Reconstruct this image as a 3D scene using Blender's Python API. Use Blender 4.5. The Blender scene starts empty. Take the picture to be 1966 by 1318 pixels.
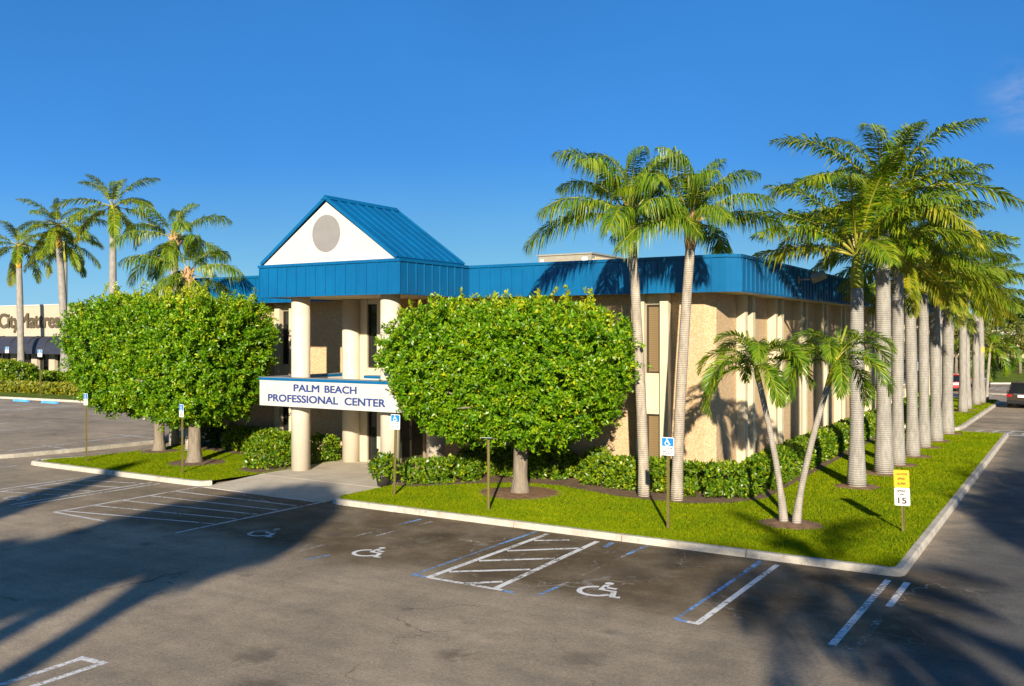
import bpy, math, random
import numpy as np
from mathutils import Vector, Matrix
from math import radians as R, sin, cos, pi

C = bpy.context.scene.collection
scene = bpy.context.scene

# ------------------------------------------------------------ camera, world, sun, exposure
cd = bpy.data.cameras.new('camera'); cam = bpy.data.objects.new('camera', cd); C.objects.link(cam)
cam.location = (3.146, -20.369, 5.0); cam.rotation_euler = (R(90), 0, R(31.67))
cd.sensor_width = 36; cd.lens = 36*1781/1966; cd.shift_y = -0.00916
cd.clip_start = 0.1; cd.clip_end = 3000
scene.camera = cam
SUN_EL, SUN_AZ = R(18.2), R(28.7)      # light travels towards (-sin az, cos az)
sd = bpy.data.lights.new('sun', 'SUN'); sun = bpy.data.objects.new('sun', sd); C.objects.link(sun)
sun.rotation_euler = (R(90)-SUN_EL, 0, SUN_AZ)
sd.energy = 5.0; sd.angle = R(0.7); sd.color = (1.0, 0.89, 0.72)
W = bpy.data.worlds.new('World'); scene.world = W; W.use_nodes = True
nt = W.node_tree; nt.nodes.clear()
wo = nt.nodes.new('ShaderNodeOutputWorld'); bg = nt.nodes.new('ShaderNodeBackground')
sky = nt.nodes.new('ShaderNodeTexSky'); sky.sky_type = 'NISHITA'; sky.sun_disc = False
sky.sun_elevation = SUN_EL; sky.sun_rotation = pi - SUN_AZ
sky.air_density = 0.6; sky.dust_density = 0.25; sky.ozone_density = 8.0
ga = nt.nodes.new('ShaderNodeGamma'); ga.inputs['Gamma'].default_value = 0.46
hs = nt.nodes.new('ShaderNodeHueSaturation'); hs.inputs['Saturation'].default_value = 1.36
hs.inputs['Hue'].default_value = 0.514; hs.inputs['Value'].default_value = 1.0
bg.inputs['Strength'].default_value = 0.10
nt.links.new(sky.outputs[0], ga.inputs['Color']); cl = nt.nodes.new('ShaderNodeVectorMath'); cl.operation = 'MINIMUM'; cl.inputs[1].default_value = (2.0, 2.18, 2.38); nt.links.new(ga.outputs[0], cl.inputs[0])
ti = nt.nodes.new('ShaderNodeVectorMath'); ti.operation = 'MULTIPLY'; ti.inputs[1].default_value = (0.86, 0.955, 1.0); nt.links.new(cl.outputs[0], ti.inputs[0])
nt.links.new(ti.outputs[0], hs.inputs['Color'])
# thin uneven haze over the whole sky and one faint wisp of cloud in the north-east
tc = nt.nodes.new('ShaderNodeTexCoord')
def wn(kind, **kw):
    n = nt.nodes.new(kind)
    for k, v in kw.items():
        if k in n.inputs.keys(): n.inputs[k].default_value = v
        else: setattr(n, k, v)
    return n
n1 = wn('ShaderNodeTexNoise', Scale=2.2, Detail=3.0, Roughness=0.5); nt.links.new(tc.outputs['Generated'], n1.inputs['Vector'])
r1 = wn('ShaderNodeMapRange'); r1.inputs[1].default_value = 0.3; r1.inputs[2].default_value = 0.7; r1.inputs[3].default_value = 1.72; r1.inputs[4].default_value = 1.98; nt.links.new(n1.outputs['Fac'], r1.inputs[0])
nt.links.new(r1.outputs[0], hs.inputs['Value'])
mp = wn('ShaderNodeMapping'); mp.inputs['Scale'].default_value = (1.0, 1.0, 2.4); nt.links.new(tc.outputs['Generated'], mp.inputs[0])
n2 = wn('ShaderNodeTexNoise', Scale=16.0, Detail=6.0, Roughness=0.6); nt.links.new(mp.outputs[0], n2.inputs['Vector'])
r2 = wn('ShaderNodeMapRange'); r2.inputs[1].default_value = 0.46; r2.inputs[2].default_value = 0.75; nt.links.new(n2.outputs['Fac'], r2.inputs[0])
ds = wn('ShaderNodeVectorMath', operation='DISTANCE'); nt.links.new(tc.outputs['Generated'], ds.inputs[0]); ds.inputs[1].default_value = (-0.045, 0.973, 0.217)
r3 = wn('ShaderNodeMapRange', interpolation_type='SMOOTHSTEP'); r3.inputs[4].default_value = 0.6; r3.inputs[1].default_value = 0.05; r3.inputs[2].default_value = 0.0; nt.links.new(ds.outputs['Value'], r3.inputs[0])
m1 = wn('ShaderNodeMath', operation='MULTIPLY'); nt.links.new(r2.outputs[0], m1.inputs[0]); nt.links.new(r3.outputs[0], m1.inputs[1])
mc = nt.nodes.new('ShaderNodeMix'); mc.data_type = 'RGBA'; nt.links.new(m1.outputs[0], mc.inputs[0]); nt.links.new(hs.outputs[0], mc.inputs[6]); mc.inputs[7].default_value = (2.4, 2.9, 4.2, 1)
nt.links.new(mc.outputs[2], bg.inputs['Color'])
nt.links.new(bg.outputs[0], wo.inputs['Surface'])
scene.view_settings.view_transform = 'Standard'; scene.view_settings.look = 'None'
scene.view_settings.exposure = 0.9; scene.view_settings.gamma = 1.0
scene.cycles.max_bounces = 6; scene.cycles.transparent_max_bounces = 12
scene.cycles.use_denoising = True

# ------------------------------------------------------------ materials
def mat(name):
    m = bpy.data.materials.new(name); m.use_nodes = True
    t = m.node_tree; b = t.nodes['Principled BSDF']
    return m, t, b
def N(t, kind, **kw):
    n = t.nodes.new(kind)
    for k, v in kw.items():
        if k in n.inputs.keys(): n.inputs[k].default_value = v
        else: setattr(n, k, v)
    return n
def coords(t, kind='Object'):
    return N(t, 'ShaderNodeTexCoord').outputs[kind]
def noise(t, vec, scale, detail=4, rough=0.6):
    n = N(t, 'ShaderNodeTexNoise', Scale=scale, Detail=detail, Roughness=rough); t.links.new(vec, n.inputs['Vector']); return n.outputs['Fac']
def ramp(t, fac, stops):
    r = N(t, 'ShaderNodeValToRGB'); e = r.color_ramp.elements
    while len(e) < len(stops): e.new(0.5)
    for i, (p, c) in enumerate(stops):
        e[i].position = p; e[i].color = c if len(c) == 4 else (*c, 1)
    t.links.new(fac, r.inputs[0]); return r.outputs[0]
def mix(t, fac, a, b, mode='MIX'):
    n = N(t, 'ShaderNodeMix', data_type='RGBA', blend_type=mode)
    for s, v in ((n.inputs[0], fac), (n.inputs[6], a), (n.inputs[7], b)):
        if isinstance(v, (int, float)): s.default_value = v
        elif isinstance(v, tuple): s.default_value = (*v, 1) if len(v) == 3 else v
        else: t.links.new(v, s)
    return n.outputs[2]
def math_(t, op, a, b=0.0, clamp=False):
    n = N(t, 'ShaderNodeMath', operation=op, use_clamp=clamp)
    for s, v in ((n.inputs[0], a), (n.inputs[1], b)):
        if isinstance(v, (int, float)): s.default_value = v
        else: t.links.new(v, s)
    return n.outputs[0]
def bump(t, b, h, strength=0.3, dist=0.02):
    n = N(t, 'ShaderNodeBump', Strength=strength, Distance=dist); t.links.new(h, n.inputs['Height']); t.links.new(n.outputs[0], b.inputs['Normal'])
def setc(t, b, c):
    if isinstance(c, tuple): b.inputs['Base Color'].default_value = (*c, 1)
    else: t.links.new(c, b.inputs['Base Color'])

def plain(name, col, rough=0.6, metal=0.0, var=0.12, scale=3.0, spec=0.5):
    m, t, b = mat(name)
    v = coords(t); n = noise(t, v, scale, 5)
    d = tuple(c*(1-var*2) for c in col); l = tuple(min(1, c*(1+var)) for c in col)
    setc(t, b, ramp(t, n, [(0.3, d), (0.7, l)]))
    b.inputs['Roughness'].default_value = rough; b.inputs['Metallic'].default_value = metal
    b.inputs['Specular IOR Level'].default_value = spec
    return m

def asphalt_mat():
    m, t, b = mat('asphalt'); v = coords(t)
    big = noise(t, v, 0.22, 5, 0.65); mid = noise(t, v, 1.3, 6, 0.7); fine = noise(t, v, 42, 3, 0.8)
    col = ramp(t, big, [(0.30, (0.225, 0.187, 0.135)), (0.70, (0.42, 0.345, 0.245))])
    col = mix(t, 0.55, col, ramp(t, mid, [(0.3, (0.55, 0.55, 0.57)), (0.7, (1.25, 1.2, 1.12))]), 'MULTIPLY')
    col = mix(t, 0.8, col, ramp(t, fine, [(0.3, (0.55, 0.55, 0.56)), (0.72, (1.5, 1.47, 1.42))]), 'MULTIPLY')
    grit = noise(t, v, 15, 4, 0.85)
    col = mix(t, 0.7, col, ramp(t, grit, [(0.3, (0.55, 0.55, 0.56)), (0.7, (1.42, 1.4, 1.36))]), 'MULTIPLY')
    # wheel-darkened parking bays (tar wear); sealed drive with blue shadow and sky reflection painted in
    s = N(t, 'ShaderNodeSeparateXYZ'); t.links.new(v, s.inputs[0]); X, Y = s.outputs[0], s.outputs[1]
    wob = math_(t, 'MULTIPLY', math_(t, 'SUBTRACT', noise(t, v, 0.7, 4), 0.5), 2.2)
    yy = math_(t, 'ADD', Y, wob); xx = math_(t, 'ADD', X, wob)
    def band(val, a, c):
        n = N(t, 'ShaderNodeMapRange', interpolation_type='SMOOTHSTEP'); n.inputs[1].default_value = a; n.inputs[2].default_value = c
        t.links.new(val, n.inputs[0]); return n.outputs[0]
    bay = math_(t, 'MULTIPLY', band(yy, -5.8, -4.0), band(yy, 1.5, 0.2))
    bay = math_(t, 'MULTIPLY', bay, math_(t, 'MULTIPLY', band(xx, -30, -14), band(xx, 2.5, 0.5)))
    patch = ramp(t, noise(t, v, 0.55, 4), [(0.28, (0.45,)*3), (0.55, (1.0,)*3)])
    bay = math_(t, 'MULTIPLY', bay, patch)
    col = mix(t, math_(t, 'MULTIPLY', bay, 0.97), col, mix(t, 1.0, col, (0.36, 0.31, 0.225), 'MULTIPLY'))
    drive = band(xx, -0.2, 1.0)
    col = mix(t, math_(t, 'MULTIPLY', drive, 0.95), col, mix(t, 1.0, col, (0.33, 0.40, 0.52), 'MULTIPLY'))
    # oil drips
    oil = ramp(t, noise(t, v, 0.9, 3, 0.5), [(0.66, (0, 0, 0)), (0.78, (1, 1, 1))])
    col = mix(t, math_(t, 'MULTIPLY', oil, 0.55), col, (0.03, 0.03, 0.032))
    SP = [(-1.35, -0.85, 0.75, 0.95), (-4.4, -1.6, 0.6, 0.6), (-4.7, -2.6, 0.9, 0.4), (-1.5, -2.9, 1.1, 0.5), (-10.4, -1.8, 0.9, 0.5), (-10.6, -3.0, 0.7, 0.45), (-13.6, -2.2, 0.8, 0.5), (-5.2, -8.6, 0.45, 0.6), (-6.8, -11.2, 0.7, 0.5), (-3.4, -7.6, 0.5, 0.4), (-7.8, -10.2, 0.5, 0.5), (-18.6, -6.2, 0.7, 0.6), (-8.3, -13.4, 0.6, 0.5), (-2.0, -3.6, 0.5, 0.5)]
    wq = N(t, 'ShaderNodeTexNoise', Scale=2.6, Detail=5, Roughness=0.7); t.links.new(v, wq.inputs['Vector'])
    wv2 = N(t, 'ShaderNodeVectorMath', operation='MULTIPLY_ADD'); t.links.new(wq.outputs['Color'], wv2.inputs[0]); wv2.inputs[1].default_value = (1.3, 1.0, 0); t.links.new(v, wv2.inputs[2])
    acc = None
    for sx, sy, sr, st_ in SP:
        dn = N(t, 'ShaderNodeVectorMath', operation='DISTANCE'); t.links.new(wv2.outputs[0], dn.inputs[0]); dn.inputs[1].default_value = (sx+0.65, sy+0.5, 0)
        mr = N(t, 'ShaderNodeMapRange', interpolation_type='SMOOTHSTEP'); mr.inputs[1].default_value = sr; mr.inputs[2].default_value = sr*0.15; mr.inputs[4].default_value = st_; t.links.new(dn.outputs['Value'], mr.inputs[0])
        acc = mr.outputs[0] if acc is None else math_(t, 'MAXIMUM', acc, mr.outputs[0])
    col = mix(t, acc, col, mix(t, 1.0, col, (0.22, 0.21, 0.21), 'MULTIPLY'))
    # tyre sweeps along the lane
    tw = N(t, 'ShaderNodeMapping'); tw.inputs['Scale'].default_value = (0.10, 1.1, 1); tw.inputs['Rotation'].default_value = (0, 0, R(6)); t.links.new(v, tw.inputs[0])
    col = mix(t, 0.55, col, ramp(t, noise(t, tw.outputs[0], 1.6, 5, 0.7), [(0.3, (0.72, 0.72, 0.74)), (0.7, (1.18, 1.16, 1.12))]), 'MULTIPLY')
    # pale scuffs beside the kerb
    sc = math_(t, 'MULTIPLY', ramp(t, noise(t, v, 1.1, 6, 0.75), [(0.58, (0, 0, 0)), (0.72, (1, 1, 1))]), bay)
    col = mix(t, math_(t, 'MULTIPLY', sc, 0.5), col, (0.30, 0.27, 0.22))
    # cracks
    wv = N(t, 'ShaderNodeTexNoise', Scale=1.6, Detail=4); t.links.new(v, wv.inputs['Vector'])
    vv = N(t, 'ShaderNodeVectorMath', operation='MULTIPLY_ADD'); t.links.new(wv.outputs['Color'], vv.inputs[0]); vv.inputs[1].default_value = (1.1, 1.1, 0); t.links.new(v, vv.inputs[2])
    def crack(scale, w, lo, hi, ns):
        vo = N(t, 'ShaderNodeTexVoronoi', feature='DISTANCE_TO_EDGE', Scale=scale); t.links.new(vv.outputs[0], vo.inputs['Vector'])
        c = ramp(t, vo.outputs['Distance'], [(0.0, (1, 1, 1)), (w, (0, 0, 0))])
        return math_(t, 'MULTIPLY', c, ramp(t, noise(t, v, ns, 2), [(lo, (0, 0, 0)), (hi, (1, 1, 1))]))
    dark = crack(0.28, 0.0045, 0.52, 0.6, 0.4)
    col = mix(t, math_(t, 'MULTIPLY', dark, 0.6), col, (0.025, 0.024, 0.023))
    pale = math_(t, 'MULTIPLY', crack(0.75, 0.012, 0.47, 0.55, 0.5), bay)
    col = mix(t, math_(t, 'MULTIPLY', pale, 0.55), col, (0.36, 0.33, 0.28))
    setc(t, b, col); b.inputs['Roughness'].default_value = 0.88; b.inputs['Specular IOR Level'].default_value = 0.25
    bump(t, b, fine, 0.55, 0.02)
    return m

def paint_mat(name, col, wear=0.45):
    m, t, b = mat(name); v = coords(t)
    n = noise(t, v, 9, 6, 0.75); n2 = noise(t, v, 1.0, 3)
    k = math_(t, 'ADD', math_(t, 'MULTIPLY', n, 0.7), math_(t, 'MULTIPLY', n2, 0.5))
    a = ramp(t, k, [(wear, (0, 0, 0)), (wear+0.16, (1, 1, 1))])
    setc(t, b, col); b.inputs['Roughness'].default_value = 0.75
    tr = N(t, 'ShaderNodeBsdfTransparent'); mx = N(t, 'ShaderNodeMixShader'); out = t.nodes['Material Output']
    t.links.new(a, mx.inputs[0]); t.links.new(tr.outputs[0], mx.inputs[1]); t.links.new(b.outputs[0], mx.inputs[2]); t.links.new(mx.outputs[0], out.inputs[0])
    return m

def leaf_mat(name, dark, light, tip=None, trans=0.28, rough=0.45, spec=0.4, ns=0.9):
    m, t, b = mat(name)
    g = N(t, 'ShaderNodeNewGeometry'); ri = g.outputs['Random Per Island']
    stops = [(0.0, dark), (0.75, light)]
    if tip: stops = [(0.0, dark), (0.62, light), (1.0, tip)]
    c = ramp(t, ri, stops)
    n = noise(t, coords(t), ns, 5, 0.65)
    c = mix(t, 0.8, c, ramp(t, n, [(0.3, (0.68, 0.78, 0.8)), (0.7, (1.3, 1.12, 0.9))]), 'MULTIPLY')
    setc(t, b, c); b.inputs['Roughness'].default_value = rough; b.inputs['Specular IOR Level'].default_value = spec
    tl = N(t, 'ShaderNodeBsdfTranslucent'); t.links.new(mix(t, 1.0, c, (1.5, 1.5, 0.6), 'MULTIPLY'), tl.inputs['Color'])
    mx = N(t, 'ShaderNodeMixShader'); mx.inputs[0].default_value = trans; out = t.nodes['Material Output']
    t.links.new(b.outputs[0], mx.inputs[1]); t.links.new(tl.outputs[0], mx.inputs[2]); t.links.new(mx.outputs[0], out.inputs[0])
    return m

def stucco_mat():
    m, t, b = mat('pebble_stucco'); v = coords(t)
    vo = N(t, 'ShaderNodeTexVoronoi', Scale=30); t.links.new(v, vo.inputs['Vector'])
    sp = N(t, 'ShaderNodeSeparateColor'); t.links.new(vo.outputs['Color'], sp.inputs[0])
    c = ramp(t, sp.outputs[0], [(0.0, (0.40, 0.27, 0.145)), (0.35, (0.48, 0.335, 0.19)), (0.75, (0.53, 0.385, 0.23)), (1.0, (0.60, 0.455, 0.29))])
    c = mix(t, 0.4, c, ramp(t, noise(t, v, 0.6, 5), [(0.3, (0.85, 0.83, 0.8)), (0.7, (1.1, 1.08, 1.05))]), 'MULTIPLY')
    setc(t, b, c); b.inputs['Roughness'].default_value = 0.9; b.inputs['Specular IOR Level'].default_value = 0.2
    return m

def lawn_mat():
    m, t, b = mat('lawn'); v = coords(t)
    c = ramp(t, noise(t, v, 0.5, 5), [(0.3, (0.085, 0.125, 0.012)), (0.7, (0.16, 0.20, 0.02))])
    c = mix(t, 0.7, c, ramp(t, noise(t, v, 30, 4, 0.8), [(0.3, (0.5, 0.5, 0.5)), (0.7, (1.4, 1.4, 1.3))]), 'MULTIPLY')
    setc(t, b, c); b.inputs['Roughness'].default_value = 0.95; b.inputs['Specular IOR Level'].default_value = 0.1
    bump(t, b, noise(t, v, 40, 3, 0.8), 0.8, 0.05); return m

def trunk_mat(name, a, c, ring=0.0, freq=9.0, spot=(0.1, 0.09, 0.08)):
    m, t, b = mat(name); v = coords(t)
    mp = N(t, 'ShaderNodeMapping'); mp.inputs['Scale'].default_value = (5, 5, 1.2); t.links.new(v, mp.inputs[0])
    n = noise(t, mp.outputs[0], 1.6, 6, 0.7)
    col = ramp(t, n, [(0.3, a), (0.68, c)])
    sp = ramp(t, noise(t, v, 7, 4, 0.7), [(0.62, (0, 0, 0)), (0.74, (1, 1, 1))])
    col = mix(t, math_(t, 'MULTIPLY', sp, 0.55), col, spot)
    if ring:
        w = N(t, 'ShaderNodeTexWave', wave_type='BANDS', bands_direction='Z', Scale=freq/6.283*2, Distortion=1.2)
        w.inputs['Detail'].default_value = 2; w.inputs['Detail Scale'].default_value = 2
        t.links.new(v, w.inputs['Vector'])
        r = ramp(t, w.outputs['Fac'], [(0.0, (1-ring,)*3), (0.22, (1, 1, 1))])
        col = mix(t, 1.0, col, r, 'MULTIPLY'); bump(t, b, w.outputs['Fac'], 0.5, 0.03)
    else: bump(t, b, n, 0.7, 0.05)
    setc(t, b, col); b.inputs['Roughness'].default_value = 0.85; b.inputs['Specular IOR Level'].default_value = 0.2
    return m

def concrete_mat(name, a, c, spots=0.5, scale=1.0):
    m, t, b = mat(name); v = coords(t)
    col = ramp(t, noise(t, v, 1.2*scale, 6, 0.7), [(0.28, a), (0.7, c)])
    col = mix(t, 0.5, col, ramp(t, noise(t, v, 26*scale, 3), [(0.3, (0.75,)*3), (0.7, (1.15,)*3)]), 'MULTIPLY')
    st = ramp(t, noise(t, v, 3.3*scale, 6, 0.75), [(0.56, (0, 0, 0)), (0.75, (1, 1, 1))])
    col = mix(t, math_(t, 'MULTIPLY', st, spots), col, tuple(x*0.35 for x in a))
    setc(t, b, col); b.inputs['Roughness'].default_value = 0.9; b.inputs['Specular IOR Level'].default_value = 0.2
    bump(t, b, noise(t, v, 30, 3), 0.25, 0.02); return m

def glass_mat(name, col=(0.02, 0.022, 0.02), rough=0.04):
    m, t, b = mat(name)
    setc(t, b, ramp(t, noise(t, coords(t), 0.8, 2), [(0.3, tuple(x*0.7 for x in col)), (0.7, col)]))
    b.inputs['Roughness'].default_value = rough; b.inputs['Specular IOR Level'].default_value = 0.6
    return m
def blind_mat():
    m, t, b = mat('window_blind'); v = coords(t)
    w = N(t, 'ShaderNodeTexWave', wave_type='BANDS', bands_direction='Z', Scale=5.2); t.links.new(v, w.inputs['Vector'])
    setc(t, b, ramp(t, w.outputs['Fac'], [(0.1, (0.14, 0.095, 0.045)), (0.5, (0.20, 0.14, 0.07))])); b.inputs['Roughness'].default_value = 0.35
    return m
def metal_blue():
    m, t, b = mat('blue_metal'); v = coords(t)
    col = ramp(t, noise(t, v, 0.7, 5), [(0.3, (0.0, 0.085, 0.215)), (0.7, (0.0, 0.115, 0.280))])
    mp = N(t, 'ShaderNodeMapping'); mp.inputs['Scale'].default_value = (6, 6, 0.5); t.links.new(v, mp.inputs[0])
    col = mix(t, 0.6, col, ramp(t, noise(t, mp.outputs[0], 1.5, 5, 0.7), [(0.3, (0.74, 0.77, 0.8)), (0.7, (1.15, 1.1, 1.08))]), 'MULTIPLY')
    col = mix(t, math_(t, 'MULTIPLY', ramp(t, noise(t, v, 1.1, 6, 0.75), [(0.58, (0, 0, 0)), (0.8, (1, 1, 1))]), 0.22), col, (0.03, 0.19, 0.31))
    setc(t, b, col); b.inputs['Roughness'].default_value = 0.45; b.inputs['Specular IOR Level'].default_value = 0.35
    return m

M = {}
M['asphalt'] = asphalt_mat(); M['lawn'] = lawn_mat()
M['line_white'] = paint_mat('worn_white_paint', (0.70, 0.68, 0.63), 0.46)
M['line_faint'] = paint_mat('faded_white_paint', (0.5, 0.48, 0.44), 0.60)
M['line_blue'] = paint_mat('worn_blue_paint', (0.16, 0.33, 0.60), 0.50)
M['line_thin'] = paint_mat('thin_white_paint', (0.58, 0.57, 0.54), 0.44)
M['symbol'] = paint_mat('symbol_paint', (0.66, 0.64, 0.60), 0.40)
M['kerb'] = concrete_mat('kerb_concrete', (0.33, 0.295, 0.235), (0.56, 0.51, 0.42), 0.85, 1.4)
M['kerb_old'] = concrete_mat('old_kerb_concrete', (0.22, 0.20, 0.16), (0.42, 0.38, 0.31), 0.8, 1.6)
M['walk'] = concrete_mat('walk_concrete', (0.40, 0.34, 0.26), (0.56, 0.50, 0.39), 0.3)
M['mulch'] = concrete_mat('mulch', (0.09, 0.055, 0.035), (0.24, 0.165, 0.11), 0.5, 3.0)
M['mulch_red'] = concrete_mat('bark_mulch', (0.13, 0.065, 0.035), (0.30, 0.19, 0.11), 0.4, 4.0)
M['stucco'] = stucco_mat()
M['cream'] = plain('cream_paint', (0.58, 0.50, 0.345), 0.75, 0, 0.06, 2.0, 0.3)
M['white'] = plain('white_stucco', (0.51, 0.49, 0.455), 0.8, 0, 0.04, 2.0, 0.3)
M['column'] = plain('column_paint', (0.58, 0.515, 0.40), 0.75, 0, 0.05, 1.5, 0.3)
M['soffit'] = plain('soffit_paint', (0.66, 0.52, 0.30), 0.8, 0, 0.05)
M['grey_disc'] = plain('grey_disc', (0.22, 0.21, 0.20), 0.8, 0, 0.05)
M['blue'] = metal_blue()
M['roof_flat'] = plain('roof_membrane', (0.6, 0.58, 0.54), 0.9)
M['bronze'] = plain('bronze_frame', (0.055, 0.043, 0.032), 0.4, 0.4)
M['glass'] = glass_mat('dark_glass'); M['green_glass'] = glass_mat('door_glass', (0.09, 0.10, 0.075), 0.08)
M['blind'] = blind_mat()
M['letter'] = plain('navy_lettering', (0.025, 0.055, 0.20), 0.5, 0, 0.1)
M['black'] = plain('black_metal', (0.012, 0.012, 0.014), 0.45)
M['black_rubber'] = plain('rubber', (0.014, 0.014, 0.014), 0.85)
M['letter_brown'] = plain('bronze_lettering', (0.105, 0.08, 0.045), 0.55)
M['awning'] = plain('navy_awning', (0.030, 0.034, 0.052), 0.6)
M['store_wall'] = plain('store_wall', (0.46, 0.385, 0.285), 0.85, 0, 0.05, 0.5)
M['far_wall'] = plain('far_wall', (0.55, 0.45, 0.28), 0.9, 0, 0.12, 0.6)
M['post'] = plain('olive_post', (0.165, 0.135, 0.035), 0.6, 0.2, 0.12, 8)
M['sign_white'] = plain('sign_white', (0.80, 0.79, 0.76), 0.5, 0, 0.03)
M['sign_blue'] = plain('sign_blue', (0.01, 0.20, 0.62), 0.45, 0, 0.05)
M['sign_yellow'] = plain('sign_yellow', (0.80, 0.47, 0.01), 0.5, 0, 0.05)
M['sign_ink'] = plain('sign_ink', (0.05, 0.03, 0.02), 0.6, 0, 0.05)
M['sign_ink_yellow'] = plain('faded_ink', (0.14, 0.075, 0.008), 0.6, 0, 0.05)
M['sign_back'] = plain('sign_back', (0.42, 0.42, 0.40), 0.5, 0.5, 0.1)
M['rtu'] = plain('beige_sheet_metal', (0.30, 0.275, 0.205), 0.6, 0.1, 0.06)
M['stop_blue'] = plain('blue_wheel_stop', (0.08, 0.33, 0.68), 0.6, 0, 0.1)
M['royal_trunk'] = trunk_mat('royal_trunk', (0.20, 0.185, 0.16), (0.37, 0.345, 0.30), 0.2, 14, (0.15, 0.13, 0.105))
M['queen_trunk'] = trunk_mat('queen_trunk', (0.24, 0.20, 0.155), (0.46, 0.40, 0.32), 0.18, 16, (0.12, 0.09, 0.06))
M['adon_trunk'] = trunk_mat('slender_palm_trunk', (0.24, 0.205, 0.165), (0.42, 0.375, 0.31), 0.3, 22, (0.10, 0.07, 0.05))
M['ficus_trunk'] = trunk_mat('ficus_bark', (0.125, 0.10, 0.075), (0.27, 0.225, 0.165), 0, 0, (0.12, 0.09, 0.06))
M['boot'] = trunk_mat('palm_boot', (0.26, 0.13, 0.05), (0.55, 0.36, 0.20), 0, 0, (0.12, 0.06, 0.02))
M['shaft'] = trunk_mat('green_crownshaft', (0.16, 0.20, 0.02), (0.36, 0.36, 0.04), 0, 0, (0.40, 0.22, 0.04))
M['shaft_yellow'] = trunk_mat('yellow_crownshaft', (0.42, 0.34, 0.02), (0.62, 0.48, 0.03), 0, 0, (0.30, 0.25, 0.02))
M['shaft_orange'] = trunk_mat('orange_crownshaft', (0.45, 0.25, 0.04), (0.62, 0.40, 0.09), 0, 0, (0.30, 0.15, 0.02))
M['royal_leaf'] = leaf_mat('royal_frond', (0.05, 0.125, 0.005), (0.18, 0.27, 0.008), (0.33, 0.35, 0.012), 0.3, 0.4)
M['royal_old'] = leaf_mat('yellowing_frond', (0.09, 0.16, 0.006), (0.26, 0.30, 0.010), (0.42, 0.32, 0.02), 0.3, 0.5)
M['queen_leaf'] = leaf_mat('queen_frond', (0.045, 0.12, 0.005), (0.15, 0.245, 0.008), (0.27, 0.32, 0.015), 0.3, 0.4)
M['adon_leaf'] = leaf_mat('adonidia_frond', (0.04, 0.115, 0.005), (0.14, 0.25, 0.008), (0.29, 0.36, 0.015), 0.25, 0.35)
M['rachis'] = plain('frond_stem', (0.30, 0.27, 0.03), 0.5, 0, 0.15, 6)
M['ficus_leaf'] = leaf_mat('ficus_leaf', (0.05, 0.16, 0.004), (0.14, 0.31, 0.005), (0.28, 0.42, 0.008), 0.3, 0.4)
M['ficus_tip'] = leaf_mat('young_ficus_leaf', (0.22, 0.33, 0.008), (0.36, 0.44, 0.012), (0.52, 0.52, 0.02), 0.35, 0.4)
M['hedge_leaf'] = leaf_mat('hedge_leaf', (0.035, 0.11, 0.005), (0.12, 0.22, 0.008), (0.30, 0.36, 0.012), 0.25, 0.35)
M['hedge_lime'] = leaf_mat('lime_hedge_leaf', (0.09, 0.13, 0.008), (0.21, 0.23, 0.012), (0.34, 0.31, 0.02), 0.25, 0.5)
M['dark_leaf'] = leaf_mat('dark_leaf', (0.02, 0.06, 0.006), (0.055, 0.12, 0.010), (0.11, 0.17, 0.015), 0.2, 0.5)
M['red_leaf'] = leaf_mat('dry_red_leaf', (0.12, 0.03, 0.012), (0.25, 0.075, 0.03), (0.34, 0.15, 0.06), 0.2, 0.5)
M['sparse_leaf'] = leaf_mat('sparse_leaf', (0.08, 0.11, 0.012), (0.17, 0.19, 0.02), (0.26, 0.26, 0.03), 0.3, 0.5)
M['grass'] = leaf_mat('grass_blade', (0.085, 0.160, 0.002), (0.18, 0.262, 0.003), (0.30, 0.31, 0.006), 0.3, 0.8, 0.05, 0.7)
M['twig'] = plain('twig', (0.12, 0.09, 0.06), 0.9)
M['soil_far'] = plain('far_ground', (0.16, 0.17, 0.07), 0.95, 0, 0.2, 0.05)
M['pot'] = plain('dark_pot', (0.035, 0.028, 0.025), 0.5)
M['car_glass'] = glass_mat('car_glass', (0.012, 0.014, 0.018), 0.05)
M['tail_red'] = plain('tail_lamp', (0.35, 0.01, 0.01), 0.25)
M['chrome'] = plain('bright_metal', (0.6, 0.6, 0.6), 0.25, 0.8)
def carpaint(name, col):
    m, t, b = mat(name); setc(t, b, ramp(t, noise(t, coords(t), 2, 2), [(0.3, tuple(x*0.9 for x in col)), (0.7, col)]))
    b.inputs['Roughness'].default_value = 0.35; b.inputs['Metallic'].default_value = 0.3; b.inputs['Coat Weight'].default_value = 1.0; b.inputs['Coat Roughness'].default_value = 0.05
    return m
M['suv_paint'] = carpaint('umber_paint', (0.05, 0.038, 0.032)); M['red_paint'] = carpaint('red_paint', (0.5, 0.012, 0.015)); M['blue_paint'] = carpaint('blue_grey_paint', (0.05, 0.06, 0.10))

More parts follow.
